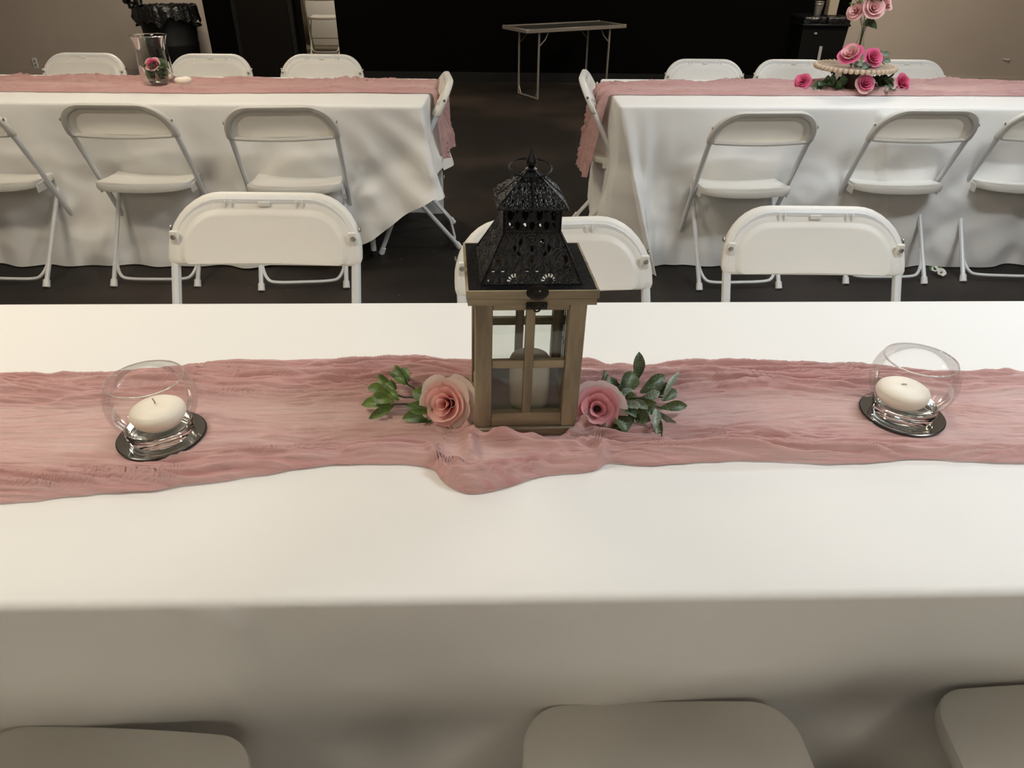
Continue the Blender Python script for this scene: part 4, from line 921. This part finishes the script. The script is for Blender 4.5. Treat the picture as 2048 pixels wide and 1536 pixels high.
# ------------------------------------------------------------------ far end of the hall
ft = thing('folding_utility_table', 'small aluminium folding table standing empty before the black wall', 'table', (.105, 7.40, 0), math.atan2(.60, 1.015))
# local x along the front edge, local y to the back
LXt, LYt, HT = 1.18, .47, .645
MB().box((LXt/2, LYt/2, HT-.012), (LXt-.03, LYt-.03, .010)).build('table_top', M_TOPG, ft)
for (cx, cy, sx, sy) in ((LXt/2, .012, LXt, .024), (LXt/2, LYt-.012, LXt, .024), (.012, LYt/2, .024, LYt-.05), (LXt-.012, LYt/2, .024, LYt-.05)):
    MB().box((cx, cy, HT-.016), (sx, sy, .034), .003).build('edge_trim', M_ALU, ft)
for (cx, cy) in ((.014, .014), (LXt-.014, .014), (.014, LYt-.014), (LXt-.014, LYt-.014)): MB().box((cx, cy, HT-.015), (.03, .03, .038), .008, None, 2).build('corner_cap', M_ALU, ft)
for X, s in ((.17, 1), (LXt-.17, -1)):
    for Yl in (.05, LYt-.05):
        MB().tube([(X, Yl, .012), (X, Yl, HT-.03)], .011, 8).build('leg', M_ALU, ft)
        MB().tube([(X, Yl, HT-.16), (X+s*.07, Yl, HT-.10), (X+s*.11, Yl, HT-.03)], .006, 6).build('brace', M_ALU, ft)
        sg = 1 if Yl < .2 else -1
        MB().tube([(X, Yl, .10), (X, Yl+sg*.05, .012)], .005, 6).build('brace', M_ALU, ft)
    MB().tube([(X, .05, .012), (X, LYt-.05, .012)], .010, 8).build('foot_bar', M_ALU, ft)
# trash can
tc_ = thing('trash_can', 'round black trash can against the grey wall beside the black doorway', 'trash can', (-3.57, 8.14, 0))
MB().lathe([(0, 0), (.215, 0), (.225, .02), (.255, .40), (.258, .42), (.252, .43), (.275, .70), (.292, .71), (.292, .745), (.27, .75), (.262, .70), (.21, .03), (0, .03)], 40).build('can_body', M_BIN, tc_)
for s in (-1, 1): MB().tube([(s*.27, -.06, .60), (s*.31, -.05, .585), (s*.31, .05, .585), (s*.27, .06, .60)], .012, 8).build('handle', M_BIN, tc_)
nb = 96; aa = np.linspace(0, 2*PI, nb, endpoint=False); rows = []
for (r_, z_, wv) in ((.255, .60, 0), (.268, .745, .1), (.285, .765, .3), (.302, .765, .4), (.306, .74, .6), (.308, .70, .8), (.312, .665, 1), (.318, .63, 1.4)):
    n_ = pn(np.cos(aa)*3.2, np.sin(aa)*3.2, 4); n2 = pn(np.cos(aa)*9, np.sin(aa)*9, 6)
    rows.append(np.stack([(r_+.018*wv*n2+.02*wv*np.clip(n_, 0, 1))*np.cos(aa), (r_+.018*wv*n2+.02*wv*np.clip(n_, 0, 1))*np.sin(aa), z_+.05*wv*n_*(z_ < .75)+.012*n2], 1))
gridmesh('bin_bag', np.stack(rows, 1), M_BAG, tc_, None, 180, True)
gr = MB().tube(bez([(-.27, -.12, .76), (-.30, -.16, .83), (-.22, -.17, .86), (-.14, -.22, .77)], 6), [.034+.012*math.sin(i*1.7) for i in range(19)], 8); gr.build('bag_knot', M_BAG, tc_)
# black bin / drinks stand at right
bn = thing('waste_bin', 'tall black bin with a glossy tray top beside the beige wall', 'bin', (3.06, 8.02, 0))
poly = lambda a, b: [(-a, -b), (a, -b), (a, b), (-a, b)]
m_ = MB(); m_.add([(x, y, 0) for x, y in poly(.19, .17)]+[(x, y, .66) for x, y in poly(.225, .20)], [(3, 2, 1, 0), (4, 5, 6, 7), (0, 1, 5, 4), (1, 2, 6, 5), (2, 3, 7, 6), (3, 0, 4, 7)])
m_.build('bin_body', M_BIN, bn)
for s in (-1, 1): MB().box((s*.118, 0, .705), (.226, .43, .085), .022, None, 3).build('tray_panel', M_BAG, bn)
MB().box((0, 0, .672), (.475, .44, .02), .006).build('tray_rim', M_BIN, bn)
MB().lathe([(0, 0), (.016, 0), (.016, .003), (0, .004)], 16, Matrix.Translation((-.09, -.206, .60)) @ Matrix.Rotation(PI/2, 4, 'X') @ Matrix.Scale(.6, 4, (0, 1, 0))).build('badge', M_LABEL, bn)
bp = thing('pale_strip', 'narrow pale strip leaning on the right side of the black bin', 'strip', (3.02, 7.70, 0))
MB().box((0, 0, .25), (.03, .006, .50), .001, Matrix.Rotation(R(4), 4, 'Y') @ Matrix.Rotation(R(-14), 4, 'X')).build('strip', M_LABEL, bp); 
for i, cl_ in enumerate(('lower silvery cup of the stack on the black bin', 'upper silvery cup nested in the stack on the black bin')):
    c = thing('clear_cup', cl_, 'cup', (3.0, 7.96, .748+.022*i), 0, 'stacked cups on the bin')
    MB().lathe([(.030, .0), (.032, .004), (.043, .095), (.047, .097), (.047, .102), (.041, .100), (.029, .006), (0, .006)], 24).build('cup_body', M_SILVER, c)
ts = thing('paper_cup_sleeve', 'tan paper sleeve standing on the black bin beside the cups', 'box', (3.14, 7.99, .748))
MB().box((0, 0, .13), (.095, .095, .26), .006).build('sleeve', M_TANBOX, ts)
# side room: draped table beyond the chair
st = thing('draped_table', 'small table under a pale cloth in the dim side room', 'table', (-2.60, 11.85, 0))
MB().box((0, 0, .32), (.9, .5, .64), .02, None, 2).build('drape', M_CLOTH, st)
# small wall things
ol = thing('wall_outlet', 'small pale outlet plate low on the grey wall at far left', 'outlet', (-5.36, WY, .145))
MB().box((0, -.006, 0), (.055, .012, .11), .003).build('cover_plate', M_CAPW, ol); MB().box((0, -.0125, .02), (.02, .003, .025), .001).build('socket', M_LABEL, ol); MB().box((0, -.0125, -.02), (.02, .003, .025), .001).build('socket', M_LABEL, ol)
hk = thing('wall_hook', 'tiny pale hook on the beige wall at upper right', 'hook', (5.42, WY, .285))
MB().tube([(-.03, -.004, .006), (.0, -.012, .0), (.028, -.02, -.004), (.034, -.02, .012)], .006, 6).build('hook', M_CAPW, hk)
ff = thing('fallen_flower', 'small white flower sprig lying on the black floor under the right table chairs', 'flower', (2.05, 3.18, 0))
rose(ff, (0, 0, .02), (0, -.6, .8), .024, [(5, .1, .8, .5, .7, .05, 0), (5, .1, .9, .35, .7, .05, 0)], (M_PETW,), 91, 0, M_STEM)
rose(ff, (-.012, .035, .022), (-.3, -.5, .8), .020, [(5, .1, .8, .5, .7, .05, 0)], (M_PETW,), 92, 0, M_STEM)
for i, (a, b) in enumerate((((0, 0, .01), (.03, .03, .02)), ((0, .02, .01), (.02, .065, .03)), ((0, .02, .01), (-.03, .06, .03)))): leaf(ff, a, b, .016, M_LEAFL, 300+i)
